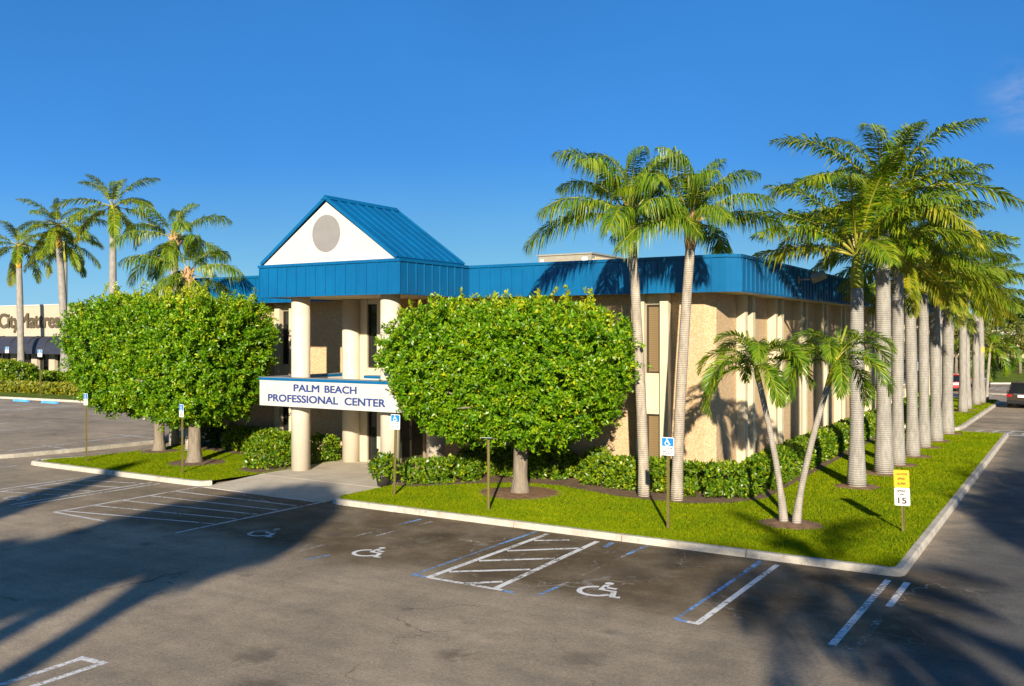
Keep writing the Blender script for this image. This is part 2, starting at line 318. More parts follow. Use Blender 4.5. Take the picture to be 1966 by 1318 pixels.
# ------------------------------------------------------------ mesh builder
class MB:
    def __init__(s): s.v = []; s.f = []; s.sm = []
    def add(s, vs, fs, smooth=False):
        o = len(s.v); s.v += [tuple(p) for p in vs]; s.f += [tuple(i+o for i in f) for f in fs]; s.sm += [smooth]*len(fs)
    def box(s, x0, y0, z0, x1, y1, z1, m=None):
        vs = [(x, y, z) for z in (z0, z1) for y in (y0, y1) for x in (x0, x1)]
        if m is not None: vs = [m @ Vector(p) for p in vs]
        s.add(vs, [(0, 2, 3, 1), (4, 5, 7, 6), (0, 1, 5, 4), (2, 6, 7, 3), (0, 4, 6, 2), (1, 3, 7, 5)])
    def poly(s, pts): s.add(pts, [tuple(range(len(pts)))])
    def prism(s, pts, z0, z1):
        n = len(pts); vs = [(x, y, z0) for x, y in pts] + [(x, y, z1) for x, y in pts]
        fs = [tuple(range(n))[::-1], tuple(range(n, 2*n))] + [(i, (i+1) % n, n+(i+1) % n, n+i) for i in range(n)]
        s.add(vs, fs)
    def tube(s, pts, rad, n=10, caps=True):
        pts = [Vector(p) for p in pts]; k = len(pts); vs = []
        if not hasattr(rad, '__len__'): rad = [rad]*k
        ref = Vector((1, 0, 0))
        for i, p in enumerate(pts):
            d = (pts[min(i+1, k-1)] - pts[max(i-1, 0)]).normalized()
            a = ref - d*ref.dot(d)
            if a.length < 0.1: a = Vector((0, 1, 0)) - d*d.y
            a.normalize(); b = d.cross(a)
            vs += [p + (a*cos(2*pi*j/n) + b*sin(2*pi*j/n))*rad[i] for j in range(n)]
        fs = [(i*n+j, i*n+(j+1) % n, (i+1)*n+(j+1) % n, (i+1)*n+j) for i in range(k-1) for j in range(n)]
        o = len(s.v); s.add(vs, fs, True)
        if caps: s.f += [tuple(range(o, o+n))[::-1], tuple(range(o+(k-1)*n, o+k*n))]; s.sm += [False, False]
    def stroke(s, pts, w, T, closed=False):
        """flat thick polyline in a plane; T maps (u,v) to 3-D"""
        k = len(pts); L = []; Rr = []
        for i in range(k):
            a = Vector(pts[(i-1) % k] if (closed or i) else pts[0]); c = Vector(pts[(i+1) % k] if (closed or i < k-1) else pts[-1])
            d = (c-a).normalized(); nrm = Vector((-d.y, d.x)); p = Vector(pts[i]); L.append(T(*(p+nrm*w/2))); Rr.append(T(*(p-nrm*w/2)))
        for i in range(k if closed else k-1):
            j = (i+1) % k; s.add([L[i], L[j], Rr[j], Rr[i]], [(0, 3, 2, 1)])
    def build(s, name, m, parent=None, loc=None):
        me = bpy.data.meshes.new(name); me.from_pydata(s.v, [], s.f); me.polygons.foreach_set('use_smooth', s.sm); me.materials.append(M[m] if isinstance(m, str) else m); me.update()
        return link(name, me, parent, loc)
def link(name, me, parent=None, loc=None):
    o = bpy.data.objects.new(name, me); C.objects.link(o)
    if parent: o.parent = parent
    if loc: o.location = loc
    return o
def np_mesh(name, verts, k, m):
    """verts: (n*k,3) float array; every k consecutive vertices make one face"""
    n = len(verts)//k; me = bpy.data.meshes.new(name)
    me.vertices.add(n*k); me.vertices.foreach_set('co', verts.astype(np.float32).ravel())
    me.loops.add(n*k); me.loops.foreach_set('vertex_index', np.arange(n*k, dtype=np.int32))
    me.polygons.add(n); me.polygons.foreach_set('loop_start', np.arange(0, n*k, k, dtype=np.int32))
    me.materials.append(M[m] if isinstance(m, str) else m); me.update(calc_edges=True); me.validate(); return me
def tag(o, label=None, cat=None, group=None, kind=None):
    for k, v in (('label', label), ('category', cat), ('group', group), ('kind', kind)):
        if v: o[k] = v
    return o
def thing(name, label, cat, loc=(0, 0, 0), rz=0, group=None):
    o = bpy.data.objects.new(name, None); C.objects.link(o); o.location = loc; o.rotation_euler = (0, 0, rz); o.empty_display_size = 0.3
    return tag(o, label, cat, group)
def struct(o): return tag(o, kind='structure')
def copy_tree(o, parent=None):
    c = o.copy(); C.objects.link(c)
    if parent: c.parent = parent
    for ch in list(o.children): copy_tree(ch, c)
    return c
def bevel(o, w, seg=2):
    b = o.modifiers.new('bevel', 'BEVEL'); b.width = w; b.segments = seg; b.limit_method = 'ANGLE'; return o
def text_mesh(name, body, size, m, parent, loc, rot=(R(90), 0, 0), xs=1.0, bold=0.0, ext=0.004, align='LEFT', space=1.0):
    cu = bpy.data.curves.new(name, 'FONT'); cu.body = body; cu.size = size; cu.extrude = ext; cu.offset = bold; cu.align_x = align; cu.space_character = space; cu.resolution_u = 4
    o = bpy.data.objects.new('tmp', cu); C.objects.link(o)
    me = bpy.data.meshes.new_from_object(o.evaluated_get(bpy.context.evaluated_depsgraph_get()))
    bpy.data.objects.remove(o); bpy.data.curves.remove(cu)
    me.materials.clear(); me.materials.append(M[m]); me.name = name
    o = link(name, me, parent, loc); o.rotation_euler = rot; o.scale = (xs, 1, 1); return o

# ------------------------------------------------------------ ground, road, kerbs, lawn
g = MB(); g.poly([(-1500, -1500, -0.02), (1500, -1500, -0.02), (1500, 1500, -0.02), (-1500, 1500, -0.02)]); struct(g.build('ground', 'soil_far'))
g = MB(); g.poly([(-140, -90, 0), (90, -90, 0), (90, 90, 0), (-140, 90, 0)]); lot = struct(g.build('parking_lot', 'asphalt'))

def offset_path(p, d, closed=False):
    out = []; n = len(p)
    for i in range(n):
        a = Vector(p[i-1] if (i or closed) else p[0]); b = Vector(p[i]); c = Vector(p[(i+1) % n] if (i < n-1 or closed) else p[-1])
        d1 = (b-a).normalized() if (b-a).length else (c-b).normalized(); d2 = (c-b).normalized() if (c-b).length else d1
        n1 = Vector((-d1.y, d1.x)); n2 = Vector((-d2.y, d2.x)); m = (n1+n2).normalized(); k = 1/max(0.35, m.dot(n1))
        out.append(tuple(b+m*d*k))
    return out
def kerb(name, path, inside, w=0.2, h=0.15, m='kerb', closed=False, seg=3.0):
    """kerb along path; inside = +1 lawn on the left of the path"""
    prof = [(0.0, -0.02), (0.025, h*0.75), (0.055, h), (w, h), (w, -0.02)]
    mb = MB()
    pts = list(path) + ([path[0]] if closed else [])
    dense = []
    rings = []
    offs = [offset_path(path, d*inside, closed) for d, _ in prof]
    n = len(path); last = n if closed else n-1
    for i in range(last):
        j = (i+1) % n; L = (Vector(path[j])-Vector(path[i])).length; q = max(1, round(L/seg)); gap = 0.022/L
        for s in range(q):
            t0 = s/q + (gap if q > 1 and s else 0); t1 = (s+1)/q
            vs = []
            for tt in (t0, t1):
                for (d, z), o in zip(prof, offs):
                    a = Vector(o[i]); b = Vector(o[j]); p = a.lerp(b, tt); vs.append((p.x, p.y, z))
            k = len(prof); fs = [(e, e+1, k+e+1, k+e) for e in range(k-1)]
            fs += [tuple(range(k)), tuple(range(k, 2*k))[::-1]]
            mb.add(vs, fs)
    return struct(mb.build(name, m))
kerb('kerb', [(-15.9, 0.55), (-15.75, 0.15), (-15.5, 0.02), (-0.25, 0), (-0.07, 0.07), (0, 0.25), (0.02, 30.75)], 1, 0.2)
kerb('kerb', [(-30.6, 2.2), (-31.2, 0.9), (-31.28, 0.45), (-31.05, 0.1), (-30.7, 0.03), (-22.2, 0.05), (-21.5, 0.12), (-21.3, 0.45)], 1, 0.22)
kerb('kerb', [(-5.6, 32.3), (-2.5, 32.3), (-2.35, 32.5), (-2.22, 34), (-1.95, 55), (-2.3, 56.5), (-3.4, 57.2), (-6, 57.2)], 1, 0.22)
kerb('kerb', [(-34.2, -0.4), (-33.5, 0.9), (-33.0, 3.4), (-32.75, 7.4), (-32.7, 40)], 1, 0.3, 0.16, 'kerb_old')
kerb('kerb', [(-90, 17.6), (-66, 19.9), (-50, 21.0)], 1, 0.25, 0.15)
kerb('kerb', [(60, 128), (30, 101), (-2, 84.3), (-45, 58)][::1], -1, 0.25, 0.15)

def sheet(name, pts, z, m, parent=None):
    b = MB(); b.poly([(x, y, z) for x, y in pts]); o = b.build(name, m, parent); return o
LAWN = [(-15.85, 0.6), (-15.5, 0.2), (-0.3, 0.18), (-0.18, 0.3), (-0.18, 30.7), (-7, 30.7), (-7, 8.5), (-15.6, 8.5)]
LAWN_L = [(-30.4, 2.3), (-31.0, 0.9), (-30.7, 0.24), (-22.2, 0.25), (-21.5, 0.4), (-21.2, 3), (-21.2, 8.5), (-31.4, 8.5), (-30.2, 5)]
LAWN_F = [(-7, 32.5), (-2.6, 32.5), (-2.42, 34), (-2.15, 55), (-2.5, 56.3), (-3.5, 57), (-7, 57)]
struct(sheet('lawn', LAWN, 0.125, 'lawn')); struct(sheet('lawn', LAWN_L, 0.125, 'lawn')); struct(sheet('lawn', LAWN_F, 0.125, 'lawn'))
struct(sheet('lawn', [(-90, 17.85), (-66, 20.15), (-50, 21.2), (-50, 36), (-60, 60), (-108, 39), (-130, 20)], 0.1, 'lawn'))
# grassed bank beyond the far kerb
b = MB(); b.add([(60, 128.3, 0.12), (30, 101.3, 0.12), (-2, 84.6, 0.12), (-45, 58.3, 0.12), (55, 135, 0.15), (25, 106, 0.15), (-6, 88, 0.15), (-48, 63, 0.15), (40, 165, 0.55), (15, 125, 0.55), (-16, 106, 0.55), (-56, 82, 0.55)],
    [(0, 1, 5, 4), (1, 2, 6, 5), (2, 3, 7, 6), (4, 5, 9, 8), (5, 6, 10, 9), (6, 7, 11, 10)]); struct(b.build('grass_bank', 'lawn'))
# concrete walk to the entrance, with score joints
b = MB()
for (x0, x1), (y0, y1) in [((-21.2, -15.95), (0.03, 2.4)), ((-21.2, -15.95), (2.412, 4.9)), ((-21.3, -15.5), (4.912, 9.2))]: b.box(x0, y0, -0.01, x1, y1, 0.13 if y0 > 2 else 0.125)
b.v = [(x, y, (0.02 if (y < 0.1 and z > 0) else z)) for x, y, z in b.v]
struct(b.build('walkway', 'walk'))

def blob(cx, cy, rx, ry, z, seed, n=28, h=0.05):
    rnd = random.Random(seed); b = MB(); ph = [rnd.uniform(0, 6.28) for _ in range(4)]
    ring = lambda s, zz: [(cx+rx*s*cos(a)*(1+0.13*sin(2*a+ph[0])+0.08*sin(5*a+ph[1])), cy+ry*s*sin(a)*(1+0.12*sin(3*a+ph[2])+0.07*sin(6*a+ph[3])), zz) for a in [2*pi*i/n for i in range(n)]]
    vs = ring(1, z) + ring(0.75, z+h*0.7) + [(cx, cy, z+h)]
    b.add(vs, [(i, (i+1) % n, n+(i+1) % n, n+i) for i in range(n)] + [(n+i, n+(i+1) % n, 2*n) for i in range(n)], True); return b
mulch_spots = []
def mulch(cx, cy, r, m='mulch_red', seed=0):
    mulch_spots.append((cx, cy, r*0.92)); struct(blob(cx, cy, r, r, 0.115, seed).build('mulch_ring', m))
# planting beds of bare soil along the walls
BEDS = [[(-15.85, 2.9), (-15.0, 3.1), (-13.6, 4.7), (-12.5, 5.6), (-11.0, 5.7), (-9.6, 5.2), (-8.6, 4.85), (-6.5, 4.85), (-5.5, 5.6), (-4.85, 6.9), (-4.9, 12), (-5.1, 30.3), (-7, 30.5), (-7.1, 8.3), (-15.7, 8.4)],
        [(-21.3, 2.5), (-22.6, 2.6), (-23.2, 4.6), (-25, 5.6), (-28, 5.9), (-30, 6.2), (-31, 8), (-21.4, 8.2)]]
for i, p in enumerate(BEDS): struct(sheet('planting_bed', p, 0.14, 'mulch'))

def inpoly(x, y, poly):
    r = np.zeros(len(x), bool); n = len(poly)
    for i in range(n):
        (x0, y0), (x1, y1) = poly[i], poly[i-1]
        c = ((y0 > y) != (y1 > y)) & (x < (x1-x0)*(y-y0)/((y1-y0) or 1e-9)+x0); r ^= c
    return r
# ------------------------------------------------------------ painted markings (parts of the parking lot)
def line(p, q, w, m='line_white', z=0.005):
    p = Vector(p); q = Vector(q); d = (q-p).normalized()*1.0; n = Vector((-d.y, d.x))*w/2
    b = MB(); b.add([(*(p+n), z), (*(p-n), z), (*(q-n), z), (*(q+n), z)], [(0, 1, 2, 3)]); return b.build('painted_line', m, lot)
Zl = 0.005
# hatched aisle right of the walk
line((-8.25, -0.2), (-8.3, -5.1), 0.135); line((-6.82, -0.3), (-6.68, -5.1), 0.135); line((-8.3, -5.1), (-6.5, -5.1), 0.11, z=0.009)
for x0, y0, x1, y1 in ((-8.15, -1.04, -7.45, -0.55), (-8.15, -2.28, -6.86, -1.18), (-8.17, -3.4, -6.86, -2.33), (-8.19, -4.51, -6.84, -3.45), (-7.4, -5.1, -6.82, -4.57)): line((x0, y0), (x1, y1), 0.125, z=0.009)
line((-8.62, -0.1), (-8.66, -1.8), 0.09, 'line_blue'); line((-8.66, -1.8), (-8.68, -5.1), 0.06, 'line_blue'); line((-8.74, -5.08), (-8.36, -5.1), 0.1, 'line_blue', 0.009)
line((-6.45, -0.25), (-6.42, -0.75), 0.13, 'line_blue'); line((-5.62, -0.1), (-5.66, -1.1), 0.1, 'line_blue'); line((-5.70, -4.3), (-5.73, -5.05), 0.09, 'line_blue'); line((-6.5, -5.12), (-6.2, -5.14), 0.1, 'line_blue', 0.009)
line((-5.66, -1.1), (-5.7, -4.3), 0.08, 'line_faint')
line((-12.05, -0.4), (-12.15, -1.3), 0.1, 'line_blue'); line((-11.6, -0.5), (-11.75, -2.6), 0.09, 'line_faint'); line((-11.35, -4.7), (-11.5, -5.3), 0.11, 'line_blue'); line((-12.1, -1.3), (-12.2, -4.8), 0.09, 'line_faint')
line((-2.9, -0.15), (-2.9, -1.2), 0.12, 'line_blue'); line((-2.9, -1.2), (-2.94, -5.05), 0.08, 'line_blue'); line((-2.98, -5.05), (-2.72, -5.09), 0.11, 'line_blue', 0.009)
line((-2.5, -0.3), (-2.53, -5.1), 0.12); line((-2.72, -5.09), (-2.48, -5.1), 0.11, z=0.009)
line((-0.24, -0.35), (-0.3, -5.0), 0.13); line((0.12, -0.35), (0.1, -2.3), 0.13); line((0.1, -2.3), (0.07, -5.0), 0.12, 'line_faint'); line((-0.35, -5.05), (0.12, -5.05), 0.09, 'line_faint', 0.009)
# hatched walk aisle in front of the entrance
line((-21.4, 0.0), (-21.4, -5.0), 0.10, 'line_thin'); line((-16.1, 0.0), (-16.25, -5.0), 0.10, 'line_thin'); line((-21.4, -5.0), (-19.0, -5.05), 0.10, 'line_thin', 0.009); line((-15.75, 0.0), (-15.8, -1.6), 0.09, 'line_faint')
for k in range(6): line((-21.3, -4.75+k*0.95), (-16.3, -3.75+k*0.75), 0.09, 'line_thin', 0.009)
line((-19.6, -0.15), (-17.4, -0.75), 0.09, 'line_faint', 0.012)
# left bays
for x in (-26.45, -26.0, -23.5, -23.1): line((x, -0.2), (x-0.05, -5.0), 0.10, 'line_thin')
for k in range(4): line((-26.0, -3.9+k*0.9), (-23.5, -3.2+k*0.9), 0.09, 'line_thin', 0.009)
line((-31.3, -0.3), (-31.35, -5), 0.1, 'line_thin'); line((-34.3, -0.6), (-34.5, -5), 0.1, 'line_thin')
# second row, behind
line((-9.98, -11.75), (-10.0, -16.5), 0.12); line((-9.52, -11.7), (-9.55, -16.5), 0.12); line((-10.05, -11.7), (-9.45, -11.66), 0.13, z=0.009)
# left lot beyond the second kerb
for x in (-35.9, -44.0, -47.5): line((x, 2.0), (x-0.6, 9.0), 0.1, 'line_thin')
line((-33.6, 3.7), (-36.5, 3.9), 0.1, 'line_thin'); line((-34, 8.3), (-38, 8.5), 0.1, 'line_thin')
for i, x in enumerate((-56.0, -57.2, -60.0, -61.2, -64.0, -65.2, -68, -72)): line((x, 12.9), (x, 18.6 if i % 2 else 18.3), 0.13, 'line_white')
for k in range(4): line((-57.2, 13.5+k*1.2), (-56.0, 14.3+k*1.2), 0.12, 'line_thin', 0.009)
# drive at the right
for y in (37.4, 39.9, 42.4, 44.9, 47.4, 49.9, 52.4): line((-2.0, y-0.6), (2.8, y+0.6), 0.1, 'line_thin')
line((-5, 31.55), (6, 31.1), 0.3, 'line_thin'); line((-2.2, 32.2), (6, 31.7), 0.2, 'line_thin')
for k in range(6): line((-1.6+k*0.7, 31.9), (-1.3+k*0.7, 33.4), 0.16, 'line_thin', 0.009)
line((-1.7, 33.6), (4, 33.4), 0.15, 'line_white', 0.012)
for x, y in ((-4.6, 60), (-3.6, 60.4), (-1.6, 59), (-1.3, 57.9)): line((x, y), (x+0.6, y+5.5), 0.12, 'line_thin')
for x, y in ((-4.4, 72), (-3.6, 72.5)): line((x, y), (x+0.5, y+5), 0.12, 'line_thin')

# wheelchair symbol strokes in a unit box (0..1)
def wheelchair(b, T, w=0.09):
    arc = [(0.40+0.30*cos(R(a)), 0.33+0.30*sin(R(a))) for a in range(105, 345+1, 15)]
    b.stroke(arc, w, T)
    b.stroke([(0.40, 0.80), (0.43, 0.47), (0.68, 0.47), (0.80, 0.13), (0.93, 0.17)], w*1.15, T)
    b.stroke([(0.42, 0.64), (0.66, 0.64)], w*0.9, T)
    c = [T(0.39+0.085*cos(2*pi*k/14), 0.92+0.085*sin(2*pi*k/14)) for k in range(14)]; b.add(c, [tuple(range(14))])
for (x, y, s, m) in ((-11.15, -4.45, 0.95, 'symbol'), (-14.75, -4.25, 0.95, 'line_thin'), (-5.35, -4.55, 1.05, 'symbol'), (-24.9, -4.6, 0.95, 'line_thin')):
    b = MB(); wheelchair(b, lambda u, v, x=x, y=y, s=s: (x+u*s*1.05, y+v*s, 0.011), 0.10); b.build('wheelchair_symbol', m, lot)
b = MB()
for k in range(3): b.box(-9.75+k*0.22, -1.9-k*0.02, 0.004, -9.62+k*0.22, -1.84, 0.010)
b.build('paint_remnant', 'line_faint', lot)

# ------------------------------------------------------------ office building
office = thing('office_building', 'two storey tan stucco office building with blue metal fascia and gabled entrance', 'building', (0, 0, 0))
WALL = [(-31.3, 8.1), (-20.57, 8.1), (-20.57, 6.9), (-18.9, 6.9), (-18.9, 9.2), (-15.0, 9.2), (-15.0, 8.1), (-7.2, 8.1), (-6.9, 8.4), (-6.9, 58), (-31.3, 58)]
b = MB(); b.prism(WALL, 0, 6.36); b.build('wall', 'stucco', office)
FAS = [(-32.4, 59), (-32.4, 7.2), (-22.04, 7.2), (-22.04, 3.2), (-15.68, 3.2), (-15.68, 7.2), (-6.17, 7.2), (-5.81, 7.56), (-5.81, 59)]
ZB, ZT = 6.30, 7.43
def ring(path, out, thick, z0, z1):
    o = offset_path(path, -out); i = offset_path(path, thick); n = len(path); b = MB()
    for k in range(n-1):
        a, c, e, d = o[k], o[k+1], i[k+1], i[k]
        vs = [(*p, z) for z in (z0, z1) for p in (a, c, e, d)]
        b.add(vs, [(4, 5, 6, 7), (3, 2, 1, 0), (0, 1, 5, 4), (2, 3, 7, 6)] + ([(3, 0, 4, 7)] if k == 0 else []) + ([(1, 2, 6, 5)] if k == n-2 else []))
    return b
fas = ring(FAS, 0, 0.14, ZB, ZT-0.02)
for k in range(len(FAS)-1):
    a = Vector(FAS[k]); c = Vector(FAS[k+1]); d = c-a; L = d.length; d.normalize(); nn = Vector((d.y, -d.x))
    q = max(1, round(L/0.46)); ang = math.atan2(d.y, d.x)
    for s in range(0 if L > 1 else 1, q):
        p = a + d*(L*s/q + (0.02 if s == 0 else 0))
        m = Matrix.Translation((p.x, p.y, 0)) @ Matrix.Rotation(ang, 4, 'Z')
        fas.box(-0.012, -0.035, ZB+0.035, 0.012, 0.01, ZT-0.06, m)
fo = fas.build('fascia', 'blue', office)
ring(FAS, 0.045, 0.2, ZT-0.085, ZT+0.01).build('coping', 'blue', fo)
ring(FAS, 0.018, 0.16, ZB-0.015, ZB+0.03).build('drip_edge', 'blue', fo)
b = MB(); b.poly([(x, y, ZB+0.012) for x, y in offset_path(FAS, 0.1)][::-1]); b.build('soffit', 'soffit', office)
b = MB(); b.poly([(x, y, 7.0) for x, y in offset_path(FAS, 0.12)]); b.build('flat_roof', 'roof_flat', office)
# gabled porch roof
gx0, gx1, gxc, gz0, gz1, gy0, gy1 = -21.93, -15.80, -18.865, ZT+0.005, 9.52, 3.24, 7.0
b = MB(); b.add([(gx0+0.05, gy0, gz0), (gx1-0.05, gy0, gz0), (gxc, gy0, gz1-0.03), (gx0+0.05, gy1, gz0), (gx1-0.05, gy1, gz0), (gxc, gy1, gz1-0.03)], [(0, 1, 2), (5, 4, 3), (0, 3, 4, 1)])
gw = b.build('gable_wall', 'white', office)
b = MB(); n = 48; r = 0.635; b.add([(gxc+r*cos(2*pi*k/n), gy0-0.012, 8.42+r*sin(2*pi*k/n)) for k in range(n)] + [(gxc+r*cos(2*pi*k/n), gy0+0.02, 8.42+r*sin(2*pi*k/n)) for k in range(n)], [tuple(range(n))] + [(k, (k+1) % n, n+(k+1) % n, n+k) for k in range(n)])
b.build('round_medallion', 'grey_disc', gw)
b = MB()
for sgn, xe in ((-1, gx0), (1, gx1)):
    e = Vector((xe+0.0*sgn, 0, gz0)); a = Vector((gxc, 0, gz1+0.05)); d = (e-a).normalized(); nn = Vector((-d.z*-sgn, 0, abs(d.x))) ; nn = Vector((sgn*abs(d.z), 0, abs(d.x)))
    t = 0.075
    vs = []
    for y in (gy0-0.07, gy1+0.05):
        for p in (a, e, e+nn*t, a+nn*t): vs.append((p.x, y, p.z))
    b.add(vs, [(0, 1, 2, 3), (7, 6, 5, 4), (0, 4, 5, 1), (1, 5, 6, 2), (2, 6, 7, 3)])
    q = 9
    for k in range(q):
        y = gy0-0.05 + (gy1-gy0+0.08)*k/(q-1)
        vs = []
        for yy in (y-0.013, y+0.013):
            for p in (a+nn*t*0.9, e+nn*t*0.9, e+nn*(t+0.04), a+nn*(t+0.04)): vs.append((p.x, yy, p.z))
        b.add(vs, [(0, 1, 2, 3), (7, 6, 5, 4), (0, 4, 5, 1), (1, 5, 6, 2), (2, 6, 7, 3)])
gr = b.build('gable_roof', 'blue', office)
b = MB(); b.add([(gxc-0.17, y, gz1+0.055) for y in (gy0-0.09, gy1+0.07)] + [(gxc, y, gz1+0.205) for y in (gy0-0.09, gy1+0.07)] + [(gxc+0.17, y, gz1+0.055) for y in (gy0-0.09, gy1+0.07)] + [(gxc, y, gz1+0.06) for y in (gy0-0.09, gy1+0.07)],
    [(0, 1, 3, 2), (2, 3, 5, 4), (0, 2, 4, 6), (1, 7, 5, 3), (0, 6, 7, 1), (6, 4, 5, 7)]); b.build('ridge_cap', 'blue', gr)
# columns
for x, y in ((-20.72, 3.92), (-16.62, 3.92), (-20.68, 6.55), (-16.68, 6.55)):
    b = MB(); b.tube([(x, y, 0.0), (x, y, 6.33)], 0.335, 36); b.build('column', 'column', office)
# sign canopy between the storeys
cx0, cx1, cy0, cy1 = -22.03, -15.70, 3.2, 8.05
b = MB(); b.box(cx0+0.3, cy0+0.3, 2.52, cx1-0.3, 8.3, 2.95)
for box in ((cx0, cy0, 2.44, cx1, cy0+0.38, 3.36), (cx0, cy0+0.38, 2.44, cx0+0.38, cy1, 3.36), (cx1-0.38, cy0+0.38, 2.44, cx1, cy1, 3.36), (cx0+2.4, 6.1, 2.96, cx1-0.38, 6.4, 3.36)): b.box(*box)
can = b.build('sign_canopy', 'white', office)
b = MB()
for x0, y0, x1, y1 in ((cx0-0.02, cy0-0.02, cx1+0.02, cy0+0.40), (cx0-0.02, cy0+0.40, cx0+0.40, cy1), (cx1-0.40, cy0+0.40, cx1+0.02, cy1), (cx0+2.38, 6.08, cx1-0.40, 6.42)): b.box(x0, y0, 3.345, x1, y1, 3.44)
b.build('coping', 'blue', can)
b = MB()
for x0, y0, x1, y1 in ((cx0-0.01, cy0-0.01, cx1+0.01, cy0+0.39), (cx0-0.01, cy0+0.39, cx0+0.39, cy1), (cx1-0.39, cy0+0.39, cx1+0.01, cy1), (cx0+2.39, 6.09, cx1-0.39, 6.41)): b.box(x0, y0, 3.43, x1, y1, 3.455)
b.build('cap', 'grey_disc', can)
def thicken(me, d):
    v = [p.co.copy() for p in me.vertices]; f = [tuple(p.vertices) for p in me.polygons]; n = len(v); V = []; F = []
    for k, (a, c) in enumerate(((0, 0), (d, 0), (0, d), (d, d))):
        V += [(p.x+a, p.y+c, p.z-k*0.004) for p in v]; F += [tuple(i+k*n for i in q) for q in f]
    m = me.materials[0]; me.clear_geometry(); me.from_pydata(V, [], F); me.update()
def sign_line(body, x0, x1, z0, z1, name='lettering'):
    o = text_mesh(name, body, 1.0, 'letter', can, (x0, cy0-0.006, z0), bold=0.0, ext=0.02)
    thicken(o.data, 0.045)
    w = max(v.co.x for v in o.data.vertices)-min(v.co.x for v in o.data.vertices); h = max(v.co.y for v in o.data.vertices); o.scale = ((x1-x0)/w, (z1-z0)/h, 0.4)
    o.location.x = x0 - min(v.co.x for v in o.data.vertices)*(x1-x0)/w
for word, xa, xb, za, zb_ in (('PALM', -20.35, -19.14, 2.985, 3.235), ('BEACH', -18.90, -17.47, 2.985, 3.235), ('PROFESSIONAL', -21.60, -18.28, 2.60, 2.86), ('CENTER', -18.0, -16.24, 2.60, 2.86)): sign_line(word, xa, xb, za, zb_)

# window bays: two cream fins, spandrel and two tall windows
def window(parent, x0, x1, y, z0, z1, axis='y', lit=True):
    """frame proud of plane y (facing -y) or x (facing +x)"""
    def bx(b, u0, u1, d0, d1, w0, w1):
        if axis == 'y': b.box(u0, y-d1, w0, u1, y-d0, w1)
        else: b.box(y+d0, u0, w0, y+d1, u1, w1)
    f = MB(); t = 0.05
    bx(f, x0, x0+t, -0.01, 0.07, z0, z1); bx(f, x1-t, x1, -0.01, 0.07, z0, z1); bx(f, x0+t, x1-t, -0.01, 0.07, z0, z0+t); bx(f, x0+t, x1-t, -0.01, 0.07, z1-t, z1)
    fr = f.build('window', 'bronze', parent)
    g_ = MB(); bx(g_, x0+t, x1-t, 0.004, 0.012, z0+t, z1-t); g_.build('blind' if lit else 'pane', 'blind' if lit else 'glass', fr)
    return fr
def bay(c, axis, plane, lit=True):
    s = -1 if axis == 'y' else 1
    def bx(b, u0, u1, d, z0, z1, d0=-0.02):
        if axis == 'y': b.box(u0, plane-d, z0, u1, plane-d0, z1)
        else: b.box(plane+d0, u0, z0, plane+d, u1, z1)
    for e in (-1, 1):
        b = MB(); u = c+e*0.42; bx(b, u-0.14, u+0.14, 0.30, 0.02, 6.305); b.build('pilaster', 'cream', office)
    for z0, z1 in ((2.36, 3.70), (5.96, 6.303)):
        b = MB(); bx(b, c-0.279, c+0.279, 0.09, z0, z1); b.build('spandrel', 'cream', office)
    window(office, c-0.275, c+0.275, plane, 0.25, 2.355, axis, lit); window(office, c-0.275, c+0.275, plane, 3.705, 5.955, axis, lit)
bay(-8.87, 'y', 8.1); bay(-13.25, 'y', 8.1, False); bay(-25.5, 'y', 8.1, False); bay(-29.75, 'y', 8.1, False)
y = 11.0
while y < 57: bay(y, 'x', -6.9, False); y += 3.62
# entrance vestibule
for x0, x1 in ((-20.45, -20.05), (-19.55, -18.92)):
    for z0, z1 in ((0.125, 2.45), (2.96, 6.303)):
        b = MB(); b.box(x0, 6.72, z0, x1, 6.92, z1); b.build('pilaster', 'cream', office)
for z0, z1 in ((2.97, 3.70), (6.12, 6.30)):
    b = MB(); b.box(-20.05, 6.78, z0, -19.55, 6.91, z1); b.build('spandrel', 'cream', office)
window(office, -20.045, -19.555, 6.88, 0.2, 2.50, 'y', False); window(office, -20.045, -19.555, 6.88, 3.72, 6.11, 'y', False)
f = MB(); X = -18.9
for (y0, y1, z0, z1) in ((7.05, 7.12, 0.13, 2.5), (7.86, 7.94, 0.13, 2.5), (8.68, 8.76, 0.13, 2.5), (7.12, 7.86, 0.13, 0.28), (7.94, 8.68, 0.13, 0.28), (7.05, 8.76, 2.5, 2.6)): f.box(X-0.01, y0, z0, X+0.06, y1, z1)
door = f.build('glass_door', 'cream', office)
f = MB(); f.box(X, 7.12, 0.28, X+0.02, 7.86, 2.5); f.box(X, 7.94, 0.28, X+0.02, 8.68, 2.5); f.build('pane', 'green_glass', door)
for yy in (7.78, 8.02):
    f = MB(); f.tube([(X+0.06, yy, 1.45), (X+0.13, yy, 1.45), (X+0.14, yy, 1.40), (X+0.14, yy, 1.0), (X+0.13, yy, 0.95), (X+0.06, yy, 0.95)], 0.022, 8); f.build('handle', 'black', door)
